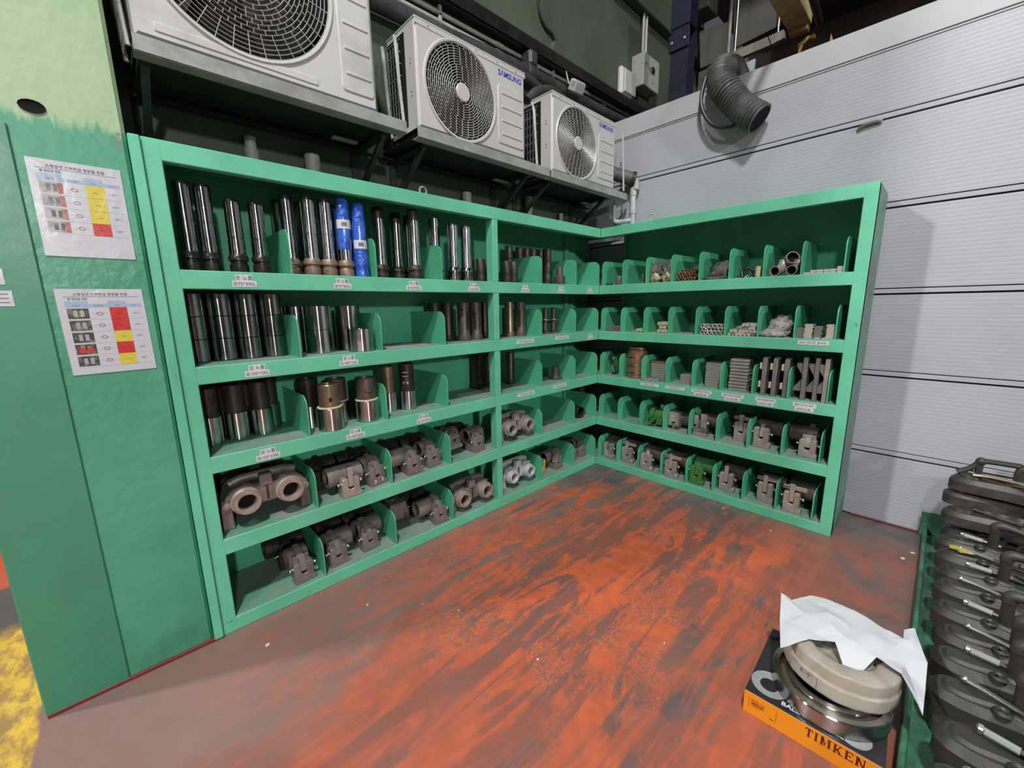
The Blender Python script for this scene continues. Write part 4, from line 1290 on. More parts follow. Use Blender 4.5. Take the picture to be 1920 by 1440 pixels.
bushing('bushing', .024, .115, M_DARKBROWN).put('small dark bushing near the inner corner on the second shelf', (-.22, -.09, z1))

# ------------------------------------------------------------ third shelf: stepped nozzles
z2 = ZL[2] + .001
def female(r, h, up, hs, ru, lip=False, upmat2=None, seg=32):
    k = Kind('female_nozzle', 'nozzle')
    k.p('lower_sleeve', M().lathe([(0, .001), (r-.002, 0), (r, .002), (r, hs-.002), (r-.002, hs), (ru, hs), (0, hs-.004)], M_CHROME, seg))
    u = M().lathe([(ru*.99, hs), (ru, hs+.006), (ru, h-.004), (ru-.003, h), (ru*.72, h), (ru*.70, h-.01), (ru*.70, h*.75), (0, h*.75)], up, seg)
    k.p('upper_sleeve', u)
    if lip: k.p('seal_lip', M().lathe([(ru, hs), (r-.003, hs+.0005), (r-.003, hs+.006), (ru, hs+.008)], M_CREAM, seg))
    return k
K_F105 = female(.0535, .282, M_DARKBROWN, .140, .046)
K_F140B = female(.068, .252, M_BRASSY, .122, .055, True)
K_F140N = female(.068, .256, M_BROWNSTEEL, .122, .056, True)
K_F140D = female(.066, .275, M_BLACKSTEEL, .125, .055)
K_F275 = female(.0545, .300, M_DARKBROWN, .124, .048)
K_F275B = female(.0545, .290, M_BRASSY, .124, .046)
gF = 'female nozzles on the third shelf'
K_F105.put('dark topped female nozzle, leftmost in front above the 105x230L label', (-.240, -2.955, z2), 0, gF)
K_F105.put('dark topped female nozzle, middle one in front above the 105x230L label', (-.262, -2.838, z2), 1, gF)
K_F105.put('dark topped female nozzle, rightmost in front above the 105x230L label', (-.262, -2.724, z2), 2, gF)
K_F105.put('dark female nozzle at the back left above the 105x230L label', (-.354, -2.905, z2), 3, gF)
K_F105.put('dark female nozzle at the back middle above the 105x230L label', (-.354, -2.782, z2), 4, gF)
K_F105.put('dark female nozzle at the back right above the 105x230L label', (-.354, -2.664, z2), 5, gF)
o = K_F140B.put('brass tinted female nozzle in front above the 140x235L label, left one', (-.066, -2.437, z2), -.2, gF)
part('pin_slot', M().box(.050, .0565, -.008, .006, .160, .182, M_AC_DARK, .001), o)
K_F140D.put('black topped female nozzle at the back, left behind the brass tinted one', (-.205, -2.500, z2), 1, gF)
K_F140N.put('brown topped female nozzle behind the brass tinted one, to its right', (-.205, -2.345, z2), 2, gF)
o = K_F140N.put('brown topped female nozzle with a curved mark, in front left of the third shelf divider', (-.098, -2.213, z2), 0, gF)
part('curved_mark', M().tube([(.0572*math.cos(a), .0572*math.sin(a), .170+.012*((a+.1)/.45)**2) for a in [-.55+.09*i for i in range(11)]], .0018, M_AC_DARK, 5), o)
K_F275B.put('brass tinted female nozzle set back right of the divider beside the 2-11 one', (-.205, -2.020, z2), 1, gF)
o = K_F275.put('dark female nozzle with white chalk writing 2-11', (-.165, -1.905, z2), 0, gF)
def chalk_on(o, txt, r, zc, size, a0, up=True, name='chalk_mark'):
    m = M()
    def at(u, v):
        if up: ang = a0 - v/r; zz = zc + u          # written upwards
        else: ang = a0 + u/r; zz = zc + v
        return ((r+.0007)*math.cos(ang), (r+.0007)*math.sin(ang), zz)
    m.text(txt, size, at, M_CHALK, 'CENTER', 0.0, 1.0, 8)
    part(name, m, o, 0)
chalk_on(o, '2-11', .048, .212, .05, -.35)
gB = 'dark slotted nozzles on the third shelf'
K_SLOTD.put('dark slotted nozzle at the back of the bay left of the middle post, third shelf', (-.355, -1.170, z2), .2, gB)
K_SLOTD.put('dark slotted nozzle behind the middle post on the third shelf', (-.345, -1.050, z2), .2, gB)
slotted(.036, .265, M_DARKBROWN, False).put('dark slotted nozzle right of the middle post on the third shelf', (-.30, -.850, z2), .2, gB)
Kind('flanged_bushing', 'bushing').p('body', M().lathe([(0, 0), (.065, 0), (.066, .003), (.066, .012), (.036, .016), (.033, .02), (.033, .110), (.030, .113), (.020, .113), (.02, .05), (0, .05)], M_BROWNSTEEL, 22)).put(
    'small flanged bushing alone between two dividers on the third shelf', (-.16, -.425, z2))

# ------------------------------------------------------------ clamps
def yoke_poly(w, h, sw, sb, foot=True):
    """front view (x, z): block with a U slot from above"""
    a = w/2; s = sw/2
    r = .010
    arc = [(s*math.cos(t), sb + s - s*math.sin(t)) for t in [PI*i/10 for i in range(11)]]
    pts = [(-a, 0), (a + (.012 if foot else 0), 0), (a + (.012 if foot else 0), h*.22), (a, h*.27), (a, h-r), (a-r*.3, h-r*.3), (a-r, h), (s+.003, h), (s, h-.003)] + \
          arc + [(-s, h-.003), (-s-.003, h), (-a+r, h), (-a+r*.3, h-r*.3), (-a, h-r)]
    return pts

def clamp(h, tube_z, tube_r, side, mat, tubemat, tongue=None, bar=False, w=.098, cat='clamp', slot_b=None, dark=False, foot=True):
    k = Kind('pipe_clamp', cat)
    sb = slot_b or h*.42
    y0, y1 = -.024, .024
    k.p('yoke', M().prism(yoke_poly(w, h, .033, sb, foot), y1, y0, mat, 'y', .0025, .0025))
    if side == 'R': x0, x1 = -.040, .118
    elif side == 'S': x0, x1 = -.052, .052
    elif side == 'L': x0, x1 = -.128, .040
    else: x0, x1 = -.10, .10
    yc = .095
    ri = tube_r*.74
    t = M().lathe([(ri, x0+.003), (ri+.003, x0), (tube_r-.003, x0), (tube_r, x0+.003), (tube_r, x0+.035), (tube_r*.965, x0+.037), (tube_r*.965, x0+.042), (tube_r, x0+.044),
                   (tube_r, x1-.003), (tube_r-.003, x1), (ri+.003, x1), (ri, x1-.003), (ri, x0+.003)], tubemat, 26, (0, yc, tube_z), 'x')
    k.p('tube', t)
    # saddle between yoke and tube, down to the shelf
    s = M().box(-w*.42, w*.42, y1-.002, yc, 0, tube_z*.55, tubemat, .004).box(-w*.40, w*.40, y1-.002, yc-.02, tube_z*.5, h*.86, M_CASTDARK, .004)
    k.p('saddle', s)
    p = M().cyl((-w/2-.012, .004, h*.72), (w/2+.014, .004, h*.72), .009, M_SHINY, 10)
    p.sphere((w/2+.016, .002, h*.70), .0115, M_SHINY, 10, 6).sphere((-w/2-.014, .002, h*.70), .009, M_SHINY, 10, 6)
    k.p('pin', p)
    tm = mat if tongue != 'bright' else M_CASTLIGHT
    if tongue in ('up', 'bright'):
        k.p('tongue', M().box(-.0145, .0145, y0-.006, y0+.012, sb+.018, h+.062, tm, .003))
    elif tongue == 'tilt':
        old = M(); old.t = Matrix.Translation((0, -.004, sb+.02)) @ Matrix.Rotation(-.35, 4, 'X')
        old.box(-.0145, .0145, -.012, .010, -.006, h*.62, tm, .004)
        k.p('tongue', old)
    elif tongue == 'over':
        pl = [(yc, tube_z+tube_r+.004), (yc, tube_z+tube_r+.014), (.03, h+.034), (-.010, h+.012), (-.022, h-.02), (-.024, sb+.022), (-.014, sb+.018), (-.008, h-.02), (.012, h+.004), (.04, h+.018)]
        k.p('tongue', M().prism([(a, c) for a, c in pl], -.0155, .0155, tm, 'x'))
        k.p('hinge_plate', M().box(-.040, .040, .012, .020, h*.75, h+.030, mat, .003))
    if bar:
        bm = M().box(-.058, .085, -.012, -.002, h+.016, h+.046, M_CASTLIGHT, .003)
        for q in range(3):
            bm.cyl((-.045+.014*q, -.0135, h+.031), (-.045+.014*q, -.011, h+.031), .0042, M_AC_DARK, 10)
        k.p('hole_bar', bm)
    return k

CS = dict(h=.116, tube_z=.104, tube_r=.058)
CT = dict(h=.150, tube_z=.142, tube_r=.060)
K_SC = clamp(**CS, side='C', mat=M_CASTIRON, tubemat=M_CASTIRON, tongue='over')
K_SL = clamp(**CS, side='L', mat=M_CASTIRON, tubemat=M_CASTIRON, tongue='over')
K_SR = clamp(**CS, side='R', mat=M_CASTIRON, tubemat=M_CASTIRON, tongue='over')
K_SLT = clamp(**CS, side='C', mat=M_CASTLIGHT, tubemat=M_CASTIRON, tongue='bright')
K_SS = clamp(**CS, side='S', mat=M_CASTIRON, tubemat=M_CASTIRON, tongue='over')
K_SDK = clamp(**CS, side='C', mat=M_CASTDARK, tubemat=M_CASTDARK, tongue='over', dark=True)  # same clamp in black, shade of the shelf back put into its colour
R9 = PI/2
z3 = ZL[3] + .001
z4 = ZL[4] + .001
g4 = 'pipe clamps on the fourth long rack shelf'
g5 = 'pipe clamps on the bottom long rack shelf'
K_SLT.put('clamp with bright yoke, right of the first divider on the fourth long rack shelf', (-.026, -2.384, z3), R9, g4)
o = K_SS.put('clamp chalked 3 3 on its yoke, on the fourth long rack shelf', (-.070, -2.206, z3), R9+.14, g4)
m = M()
m.text('3', .034, lambda u, v: (-.022+u, -.0252, .016+v), M_CHALK, 'CENTER', .012)
m.text('3', .034, lambda u, v: (.026+u, -.0252, .022+v), M_CHALK, 'CENTER', .012)
part('chalk_mark', m, o, 0)
K_SL.put('clamp with tube to the left, middle bay of the fourth long rack shelf', (-.052, -1.962, z3), R9+.05, g4)
K_SS.put('clamp beside the third divider on the fourth long rack shelf', (-.074, -1.800, z3), R9+.12, g4)
K_SR.put('clamp with tube to the right, beside the middle post, fourth long rack shelf', (-.080, -1.405, z3), R9+.15, g4)
o = K_SC.put('clamp tipped back on its tube, left of the one next to the middle post', (-.135, -1.570, z3+.046), 0, g4, rot=(-.32, 0, R9+.1))
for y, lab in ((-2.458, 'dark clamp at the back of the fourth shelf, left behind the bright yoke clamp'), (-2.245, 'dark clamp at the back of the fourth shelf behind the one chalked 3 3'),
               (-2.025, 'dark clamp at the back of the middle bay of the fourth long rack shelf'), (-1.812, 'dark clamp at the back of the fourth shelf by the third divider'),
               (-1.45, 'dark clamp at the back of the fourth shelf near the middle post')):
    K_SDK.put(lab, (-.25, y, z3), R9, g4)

K_SS.put('clamp alone at the right end of the otherwise empty bottom left bay', (-.058, -2.668, z4), R9+.05, g5)
K_SR.put('clamp right of the first divider on the bottom long rack shelf', (-.072, -2.475, z4), R9+.08, g5)
K_SR.put('clamp just left of the second divider on the bottom long rack shelf', (-.090, -2.275, z4), R9+.12, g5)
K_SL.put('clamp with tube to the left, third bay of the bottom long rack shelf', (-.045, -1.787, z4), R9, g5)
o = K_SC.put('clamp lying on its back right of the second divider on the bottom shelf', (-.165, -2.035, z4+.160), 0, g5, rot=(PI*.5+PI, 0, R9-.1))
K_SC.put('dark clamp between two corner bay dividers on the bottom long rack shelf', (-.085, -.480, z4), R9+.1, g5)
K_SS.put('dark clamp on the bottom shelf, left one of the pair by the inner corner', (-.105, -.235, z4), R9+.05, g5)
K_SS.put('dark clamp on the bottom shelf, right one of the pair by the inner corner', (-.115, -.082, z4), R9+.05, g5)
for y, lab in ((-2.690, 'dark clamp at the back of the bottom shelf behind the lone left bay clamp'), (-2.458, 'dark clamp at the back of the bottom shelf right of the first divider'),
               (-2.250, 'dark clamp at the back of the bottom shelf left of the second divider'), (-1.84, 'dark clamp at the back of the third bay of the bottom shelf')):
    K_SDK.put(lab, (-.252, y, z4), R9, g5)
Kind('yellow_clamp_block', 'clamp').p('block', M().prism(yoke_poly(.06, .13, .022, .06, False), .03, -.03, M_YELLOWCAST, 'y', .003, .003)).p(
    'pin', M().cyl((-.045, 0, .05), (.045, 0, .05), .012, M_YELLOWCAST, 10)).put('yellow chipped clamp block right of the silver twin housing on the bottom shelf', (-.12, -.665, z4), R9)

# twin bore housings
def twin(zr, mat, ringmat, ro=.058, sep=.100, w=.40):
    k = Kind('twin_housing', 'housing')
    hw = w/2
    top = zr+.062
    pl = [(-hw+.03, zr-.035), (-.045, zr-.045), (.045, zr-.045), (hw-.03, zr-.035), (hw-.012, zr+.01), (hw-.035, zr+.045), (sep+.05, top), (sep-.02, top+.01), (.045, zr+.052), (-.045, zr+.052), (-sep+.02, top+.01), (-sep-.05, top), (-hw+.035, zr+.045), (-hw+.012, zr+.01)]
    k.p('body', M().prism(pl, .12, -.005, mat, 'y', .006, .006))
    for s in (-1, 1):
        k.p('bore_ring', M().lathe([(ro*.66, .0), (ro*.66, -.058), (ro*.70, -.062), (ro*.96, -.062), (ro, -.058), (ro, -.036), (ro*1.12, -.034), (ro*1.12, .0)], ringmat, 30, (s*sep, 0, zr), 'y').lathe([(0, -.012), (ro*.66, -.012)], M_AC_DARK, 24, (s*sep, 0, zr), 'y'))
    for s in (-1, 1):
        x = s*(hw-.022)
        leg = M().prism([(x-.026, 0), (x+.026, 0), (x+.022, zr-.02), (x+.014, zr+.015), (x-.014, zr+.015), (x-.022, zr-.02)], .09, .006, mat, 'y', .004, .004)
        k.p('leg', leg, [('bolt', M().cyl((x, .008, zr-.012), (x, -.008, zr-.012), .017, ringmat, 14).cyl((x, -.008, zr-.012), (x, -.012, zr-.012), .009, M_SHINY, 10))])
    k.p('top_lug', M().box(-.028, .028, -.012, .03, zr+.045, zr+.105, mat, .005).box(-.004, .004, -.010, -.004, zr-.03, zr+.05, M_CASTDARK))
    k.p('top_cover', M().tube([(-.15, .07, zr+.07), (-.10, .07, zr+.085), (.10, .07, zr+.085), (.15, .07, zr+.07)], .022, mat, 10))
    return k
K_TW = twin(.140, M_CASTIRON, M_MACHINED, .060, .098)
K_TW2 = twin(.100, M_CASTIRON, M_MACHINED, .055, .105, .37)
K_TWR = twin(.105, M_CASTLIGHT, M_CASTLIGHT, .052, .098, .36)
K_TWS = twin(.102, M_ALU, M_ALU, .050, .096, .36)
gT = 'twin bore housings'
K_TW.put('large twin bore housing with two machined rings, in the left bay of the fourth shelf', (-.075, -2.782, z3), R9, gT)
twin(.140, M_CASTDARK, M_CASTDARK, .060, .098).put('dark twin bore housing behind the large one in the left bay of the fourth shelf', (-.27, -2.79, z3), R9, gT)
K_TW2.put('twin bore housing with two pale rings left of the middle post on the bottom shelf', (-.075, -1.478, z4), R9, gT)
K_TWR.put('grey brown twin bore housing right of the middle post on the fourth shelf', (-.085, -.995, z3), R9, gT)
K_TWS.put('silver painted twin bore housing right of the middle post on the bottom shelf', (-.10, -.968, z4), R9, gT)

p = solo('pipe_piece', M().lathe(ring_prof(.056, .046, 0, .22), M_CASTDARK, 24, (0, 0, 0), 'x'), 'dark pipe piece with its open end to the front near the inner corner, fourth shelf', 'pipe', (-.29, -.155, z3+.0565))
solo('steel_rod', M().cyl((0, 0, 0), (.03, .36, .012), .021, M_BROWNSTEEL, 14), 'brown steel rod lying across the inner corner on the fourth shelf', 'rod', (-.14, -.10+.06, z3+.024))
solo('pipe_piece', M().lathe(ring_prof(.05, .04, 0, .30), M_CASTDARK, 22), 'dark pipe standing upright at the back of the inner corner, fourth shelf', 'pipe', (-.30, .14, z3))

# right rack clamps
K_T0 = clamp(**CT, side='R', mat=M_CASTLIGHT, tubemat=M_BROWNSTEEL, tongue=None)
K_TU = clamp(**CT, side='R', mat=M_CASTLIGHT, tubemat=M_BROWNSTEEL, tongue='up')
K_TB = clamp(**CT, side='R', mat=M_CASTLIGHT, tubemat=M_BROWNSTEEL, tongue='bright', bar=True)
K_TT = clamp(**CT, side='R', mat=M_CASTLIGHT, tubemat=M_BROWNSTEEL, tongue='tilt')
K_TG = clamp(**CT, side='R', mat=M_GREENCAST, tubemat=M_GREENCAST, tongue='tilt')
K_TL = clamp(h=.125, tube_z=.142, tube_r=.060, side='L', mat=M_CASTLIGHT, tubemat=M_BROWNSTEEL, tongue='over')
gr5 = 'clamps on the bottom short rack shelf'
gr4 = 'clamps on the fourth short rack shelf'
o = K_T0.put('clamp chalked TS-1 without a tongue, first bay of the bottom short rack shelf', (.102, .072, z4), -.12, gr5)
m = M(); m.text('TS-1', .030, lambda u, v: (u, -.0252, .028+v), M_CHALK, 'CENTER', .015)
part('chalk_mark', m, o, 0)
K_TB.put('clamp with holed bar, second bay of the bottom short rack shelf', (.296, .095, z4), 0, gr5)
K_TT.put('clamp with a leaning tongue, third bay of the bottom short rack shelf', (.512, .046, z4), 0, gr5)
K_TB.put('clamp with holed bar, fourth bay of the bottom short rack shelf', (.741, .048, z4), 0, gr5)
K_TG.put('chipped green painted clamp on the bottom short rack shelf', (.952, .060, z4), 0, gr5)
K_TU.put('clamp with a plain upright tongue, right of the green painted one', (1.172, .094, z4), 0, gr5)
K_TB.put('clamp with holed bar, second from the right on the bottom short rack shelf', (1.440, .104, z4), 0, gr5)
K_TB.put('clamp with a holed bar, rightmost on the bottom short rack shelf', (1.616, .064, z4), 0, gr5)

K_TB.put('clamp with holed bar and tongue, third from the right on the fourth short rack shelf', (1.225, .165, z3), 0, gr4)
K_TT.put('clamp with leaning tongue, second from the right on the fourth short rack shelf', (1.377, .112, z3), 0, gr4)
K_TL.put('clamp with tube to the left, rightmost on the fourth short rack shelf', (1.664, .100, z3), 0, gr4)
def block_clamp():
    o = thing('block_clamp', 'square block clamp with white stamped letters on the fourth short rack shelf', 'clamp', (.716, .125, z3), 0, gr4)
    pl = [(-.045, .030), (-.016, .030), (-.016, .055), (-.008, .066), (.008, .066), (.016, .055), (.016, .030), (.045, .030), (.045, .145), (-.045, .145)]
    part('block', M().prism(pl, .05, -.035, M_CASTLIGHT, 'y', .003, .003), o)
    part('foot', M().box(-.014, .014, -.030, .04, 0, .052, M_CASTIRON, .004).box(.022, .040, -.02, .05, 0, .04, M_CASTIRON, .004), o)
    part('tube', M().lathe(ring_prof(.056, .04, .035, .125), M_BROWNSTEEL, 24, (0, .06, .085), 'x'), o)
    t = M(); t.text('JH1', .026, lambda u, v: (u, -.0357, .108+v), M_CHALK, 'CENTER', .01); t.text('Z501', .022, lambda u, v: (u, -.0357, .078+v), M_CHALK, 'CENTER', .01)
    part('stamped_letters', t, o, 0)
block_clamp()
def bar_clamp():
    o = thing('bar_clamp', 'clamp with a bright crosswise lower bar, right of the square block clamp', 'clamp', (.945, .085, z3), 0, gr4)
    part('yoke', M().prism([(-.05, .085), (-.018, .085), (-.018, .16), (-.05, .16)], .04, -.01, M_CASTLIGHT, 'y', .003, .003).prism([(.002, .065), (.05, .065), (.05, .175), (.002, .175)], .04, -.014, M_CASTLIGHT, 'y', .003, .003), o)
    part('brace', M().prism([(-.035, .06), (-.01, .06), (.006, .125), (-.016, .125)], .0, -.02, M_CASTIRON, 'y'), o)
    part('cross_bar', M().cyl((-.085, -.02, .062), (.068, -.02, .062), .011, M_SHINY, 10).box(-.05, .06, -.03, .03, .035, .062, M_CASTIRON, .004), o)
    part('base_block', M().box(-.048, .056, -.026, .04, 0, .036, M_CASTLIGHT, .004), o)
    part('tube', M().lathe(ring_prof(.052, .036, .03, .125), M_BROWNSTEEL, 24, (0, .075, .125), 'x').sphere((.058, -.004, .11), .014, M_SHINY), o)
    part('top_plate', M().box(-.02, .05, -.012, .02, .175, .187, M_SHINY, .003), o)
bar_clamp()
def green_flange():
    o = thing('green_coupling', 'chipped green coupling with a hanging latch on the fourth short rack shelf', 'coupling', (.585, .15, z3), 0, gr4)
    part('flange', M().lathe([(0, -.02), (.070, -.02), (.076, -.014), (.076, .012), (.070, .018), (0, .018)], M_GREENCAST, 26, (-.07, 0, .080), 'x'), o)
    part('barrel', M().lathe(ring_prof(.060, .04, -.05, .06), M_GREENCAST, 24, (0, 0, .080), 'x'), o)
    part('latch', M().prism([(-.02, .02), (.035, .02), (.05, .11), (.02, .11), (.008, .075), (-.01, .07)], -.055, -.085, M_GREENCAST, 'y', .003, .003), o)
    part('latch_arm', M().prism([(-.105, -.005), (-.075, -.005), (-.005, .075), (-.02, .085), (-.04, .07)], -.09, -.115, M_GREENCAST, 'y').box(-.11, -.07, -.118, -.085, 0, .012, M_CASTIRON, .002), o)
    part('grease_cap', M().cyl((.0, 0, .138), (.0, 0, .160), .022, M_GREENCAST, 12).cyl((.0, 0, .160), (0, 0, .185), .016, M_WOOD, 12), o)
    for k in range(8):
        a = 2*PI*k/8
        part('flange_bolt', M().cyl((-.095, .06*math.cos(a), .08+.06*math.sin(a)), (-.088, .06*math.cos(a), .08+.06*math.sin(a)), .007, M_CASTIRON, 6), o)
green_flange()

# ------------------------------------------------------------ small parts in the shorter rack
from mathutils import noise as mn
def blob(rx, ry, rz, mat, seed, seg=28, rings=16, amp=.22, freq=2.2):
    m = M(); vs = []; fs = []
    for i in range(rings+1):
        t = PI*i/rings
        for k in range(seg):
            a = 2*PI*k/seg
            p = Vector((math.sin(t)*math.cos(a), math.sin(t)*math.sin(a), -math.cos(t)))
            d = 1 + amp*mn.noise(p*freq + Vector((seed, 0, 0))) + amp*.6*mn.noise(p*freq*2.7 + Vector((0, seed, 0)))
            p *= d
            vs.append((p.x*rx, p.y*ry, max(0, (p.z+.55)*rz/1.55)))
    for i in range(rings):
        for k in range(seg):
            j = (k+1) % seg
            fs.append((i*seg+k, i*seg+j, (i+1)*seg+j, (i+1)*seg+k))
    m.add(vs, fs, mat)
    return m
ORD = ['leftmost', 'second', 'third', 'fourth', 'fifth', 'sixth', 'seventh', 'eighth']
ROWN = ['bottom', 'second', 'third', 'fourth']
y0 = ZL[0] + .001
bushing('bushing', .031, .076, M_RUSTBASE, .4, .45).put('short pinkish bushing in front of the first bay of the top shelf, shorter rack', (.150, .085, y0))
bushing('bushing', .030, .120, M_BROWNSTEEL).put('brown bushing behind the pinkish one in the first bay of the top shelf, shorter rack', (.165, .22, y0))
solo('rubber_plug', M().lathe([(.024, 0), (.03, .008), (.024, .02), (0, .022)], M_CABLE, 16), 'small black plug lying left of the pinkish bushing, top shelf of the shorter rack', 'plug', (.065, .06, y0))
bushing('bushing', .021, .076, M_CHROME, .5, .4).put('small bright bushing in the second bay of the top shelf, shorter rack', (.375, .095, y0))
def parts_bag(x, lab, s):
    o = thing('parts_bag', lab, 'bag', (x, .085, y0), 0, 'bags of yellow parts')
    part('contents', blob(.047, .05, .090, M_BAGPARTS, s, 24, 14, .28, 4), o, 60)
    t = blob(.050, .036, .115, M_BAG, s+4, 28, 16, .42, 4.5)
    part('bag_top', shift(t, (0, .004, .052)), o, 40)
parts_bag(.500, 'clear bag of yellow parts in the third bay of the top shelf, left of two', 1.3)
parts_bag(.600, 'clear bag of yellow parts in the third bay of the top shelf, right of two', 5.1)
# copper rings lying end-on in a heap
K_CR = Kind('copper_tube', 'tube').p('body', M().lathe(ring_prof(.0125, .0075, 0, .10, .001), M_COPPER, 12, (0, 0, 0), 'y'))
n = 0
for row in range(4):
    for i in range(6):
        x = .700 + i*.0262 + (row % 2)*.0131 + random.uniform(-.0008, .0008)
        if x > .862 or (row == 3 and i in (0, 3)): continue
        K_CR.put('copper coloured tube end, %s in the %s row of its heap' % (ORD[i], ROWN[row]), (x, .030+random.uniform(0, .02), y0+.0128+row*.0224), 0, 'copper tubes in a heap on the top shelf')
solo('dark_bag', blob(.085, .13, .135, M_BAG, 8.2, 30, 18, .3, 2.6), 'crumpled dark oily bag on the top shelf of the shorter rack', 'bag', (.990, .19, y0), 0, None, 70)
solo('dark_sheet', blob(.095, .05, .022, M_BAG, 3.3, 26, 10, .35, 3.5), 'flat dark plastic scrap in front of the oily bag on the top shelf', 'scrap', (.985, .056, y0), 0, None, 70)
for i, (x, y, l, a, lab) in enumerate(((1.145, .05, .10, .5, 'thin bright tube lying in front of the small parts bay on the top shelf'), (1.19, .07, .09, -.4, 'second thin bright tube lying in the small parts bay on the top shelf'),
                                       (1.225, .06, .06, .9, 'short bright tube end among the small parts on the top shelf'))):
    solo('thin_tube', M().lathe(ring_prof(.011, .007, 0, l, .001), M_SHINY, 12, (0, 0, 0), 'y'), lab, 'tube', (x, y, y0+.012), a, 'thin tubes on the top shelf')
solo('brass_bushing', M().lathe(ring_prof(.021, .013, 0, .075), M_WOOD, 18), 'upright pale brass bushing at the right of the small parts bay on the top shelf', 'bushing', (1.262, .09, y0))
for x, z, lab in ((1.200, .062, 'left round cap in the dark behind the thin tubes on the top shelf'), (1.243, .064, 'right round cap in the dark behind the thin tubes on the top shelf')):
    solo('capped_rod', M().cyl((0, 0, -z), (0, 0, 0), .007, M_BLACKSTEEL, 8).sphere((0, 0, 0), .014, M_CASTLIGHT, 12, 7, (1, 1, .6)), lab, 'rod', (x, .22, y0+z))
solo('pipe_hook', M().tube(smooth_path([(0, 0, 0), (-.01, .01, .045), (.02, .02, .065), (.055, .03, .05), (.07, .03, .0)], 6), .012, M_BLACKSTEEL, 10), 'bent black pipe hook behind the thin tubes on the top shelf', 'hook', (1.135, .17, y0+.012))
def elbow(label, loc, rz, r, R, mat, up=True, tilt=0.0):
    T = [1.45*i/12 for i in range(13)]
    c = [(0, R*math.sin(t), R*(1-math.cos(t))) if up else (R*(1-math.cos(t)), R*math.sin(t), 0) for t in T]
    o = thing('pipe_elbow', label, 'elbow', loc, group='pipe elbows on the top shelf', rot=(tilt, 0, rz))
    part('bend', M().tube([(0, -.02, 0)] + c, r, mat, 20, False), o, 50)
    part('bore', M().tube([(0, -.019, 0), (0, .0, 0), c[3], c[8], c[-1]], r*.87, M_AC_DARK, 18, False).tube([c[1], c[2]], r*.86, M_AC_DARK, 18), o)
    part('mouth_ring', M().lathe(ring_prof(r*1.02, r*.86, -.024, -.016, .001), M_CASTLIGHT, 22, (0, 0, 0), 'y'), o)
elbow('steel pipe elbow bending upwards, left one of the lower two elbows on the top shelf', (1.375, .075, y0+.034), -.25, .032, .085, M_CASTLIGHT)
elbow('steel pipe elbow bending upwards, right one of the lower two elbows on the top shelf', (1.468, .080, y0+.034), -.15, .032, .080, M_CASTIRON)
elbow('large steel pipe elbow resting on top of the two others on the top shelf', (1.440, .135, y0+.115), .6, .040, .085, M_CASTLIGHT, False, -.25)
K_BL = Kind('key_block', 'block').p('body', M().box(-.017, .017, 0, .06, 0, .0125, M_WHITEROD, .002))
for i, (x, k) in enumerate(((1.552, 1), (1.588, 2), (1.622, 2), (1.658, 2), (1.690, 2), (1.725, 3))):
    for q in range(k):
        K_BL.put('small pale block, %s of the %s pile at the top shelf end' % (('lowest', 'second', 'topmost')[q], ORD[i]), (x, .035+.006*(i % 2), y0+q*.0132), random.uniform(-.08, .08), 'small blocks on the top shelf')

ORD = ['first', 'second', 'third', 'fourth', 'fifth', 'sixth', 'seventh', 'eighth']
y1 = ZL[1] + .001
for q in range(2):
    solo('brown_bar', M().box(-.05, .05, 0, .09, 0, .024, M_RUSTBASE, .003), ('lower', 'upper')[q] + ' of two rust brown bars in the first bay of the second shelf, shorter rack', 'bar', (.158, .03+.004*q, y1+.0245*q), .03*q)
solo('rubber_band_loop', M().tube(smooth_path([(0, 0, .004), (.03, .02, .006), (.06, 0, .004), (.03, -.018, .006), (0, 0, .004)], 6), .004, M_BLACKSTEEL, 6), 'thin dark loop lying left of the rust brown bars on the second shelf', 'loop', (.045, .06, y1+.002))
K_DOW = Kind('pale_dowel', 'dowel').p('body', M().cyl((0, 0, 0), (0, .12, 0), .0155, M_WOOD, 14))
for i, (x, z, lab) in enumerate(((.372, 0, 'left of two pale dowels in the second bay of the second shelf, shorter rack'), (.404, 0, 'right of two pale dowels in the second bay of the second shelf, shorter rack'))):
    K_DOW.put(lab, (x, .04, y1+.016+z), 0, 'pale dowels')
for row, xs in enumerate(((.572, .604, .634), (.588, .620), (.572, .605, .636))):
    for i, x in enumerate(xs):
        K_DOW.put('pale dowel end, %s in the %s row of its heap' % (ORD[i], ROWN[row]), (x-.008, .05, y1+.016+row*.0295), 0, 'pale dowels in a heap')
K_WT = Kind('white_tube', 'tube').p('body', M().lathe(ring_prof(.0145, .0095, 0, .11, .001), M_WHITEROD, 12, (0, 0, 0), 'y'))
K_WR = Kind('pale_rod', 'rod').p('body', M().cyl((0, 0, 0), (0, .11, 0), .0125, M_WHITEROD, 12))
for row in range(3):
    for i in range(6):
        x = .922 + i*.0302 + (row % 2)*.0150
        if x > 1.078 or (row == 2 and i in (1,)): continue
        K_WT.put('white tube end, %s in the %s row of its heap' % (ORD[i], ROWN[row]), (x, .030+random.uniform(0, .02), y1+.015+row*.0258), 0, 'white tubes in a heap on the second shelf')
for row in range(4):
    for i in range(7):
        x = 1.120 + i*.0262 + (row % 2)*.0131
        if x > 1.297 or (row >= 2 and i < row) : continue
        K_WR.put('pale rod end, %s in the %s row of the sloping heap' % (ORD[i], ROWN[row]), (x, .030+random.uniform(0, .03), y1+.013+row*.0225), 0, 'pale rods in a heap on the second shelf')
solo('dark_rod', M().cyl((0, 0, 0), (0, .1, 0), .0125, M_PLATE_DK, 12), 'single dark rod on top of the left part of the rod heap, second shelf', 'rod', (1.170, .045, y1+.013+.0225*2))
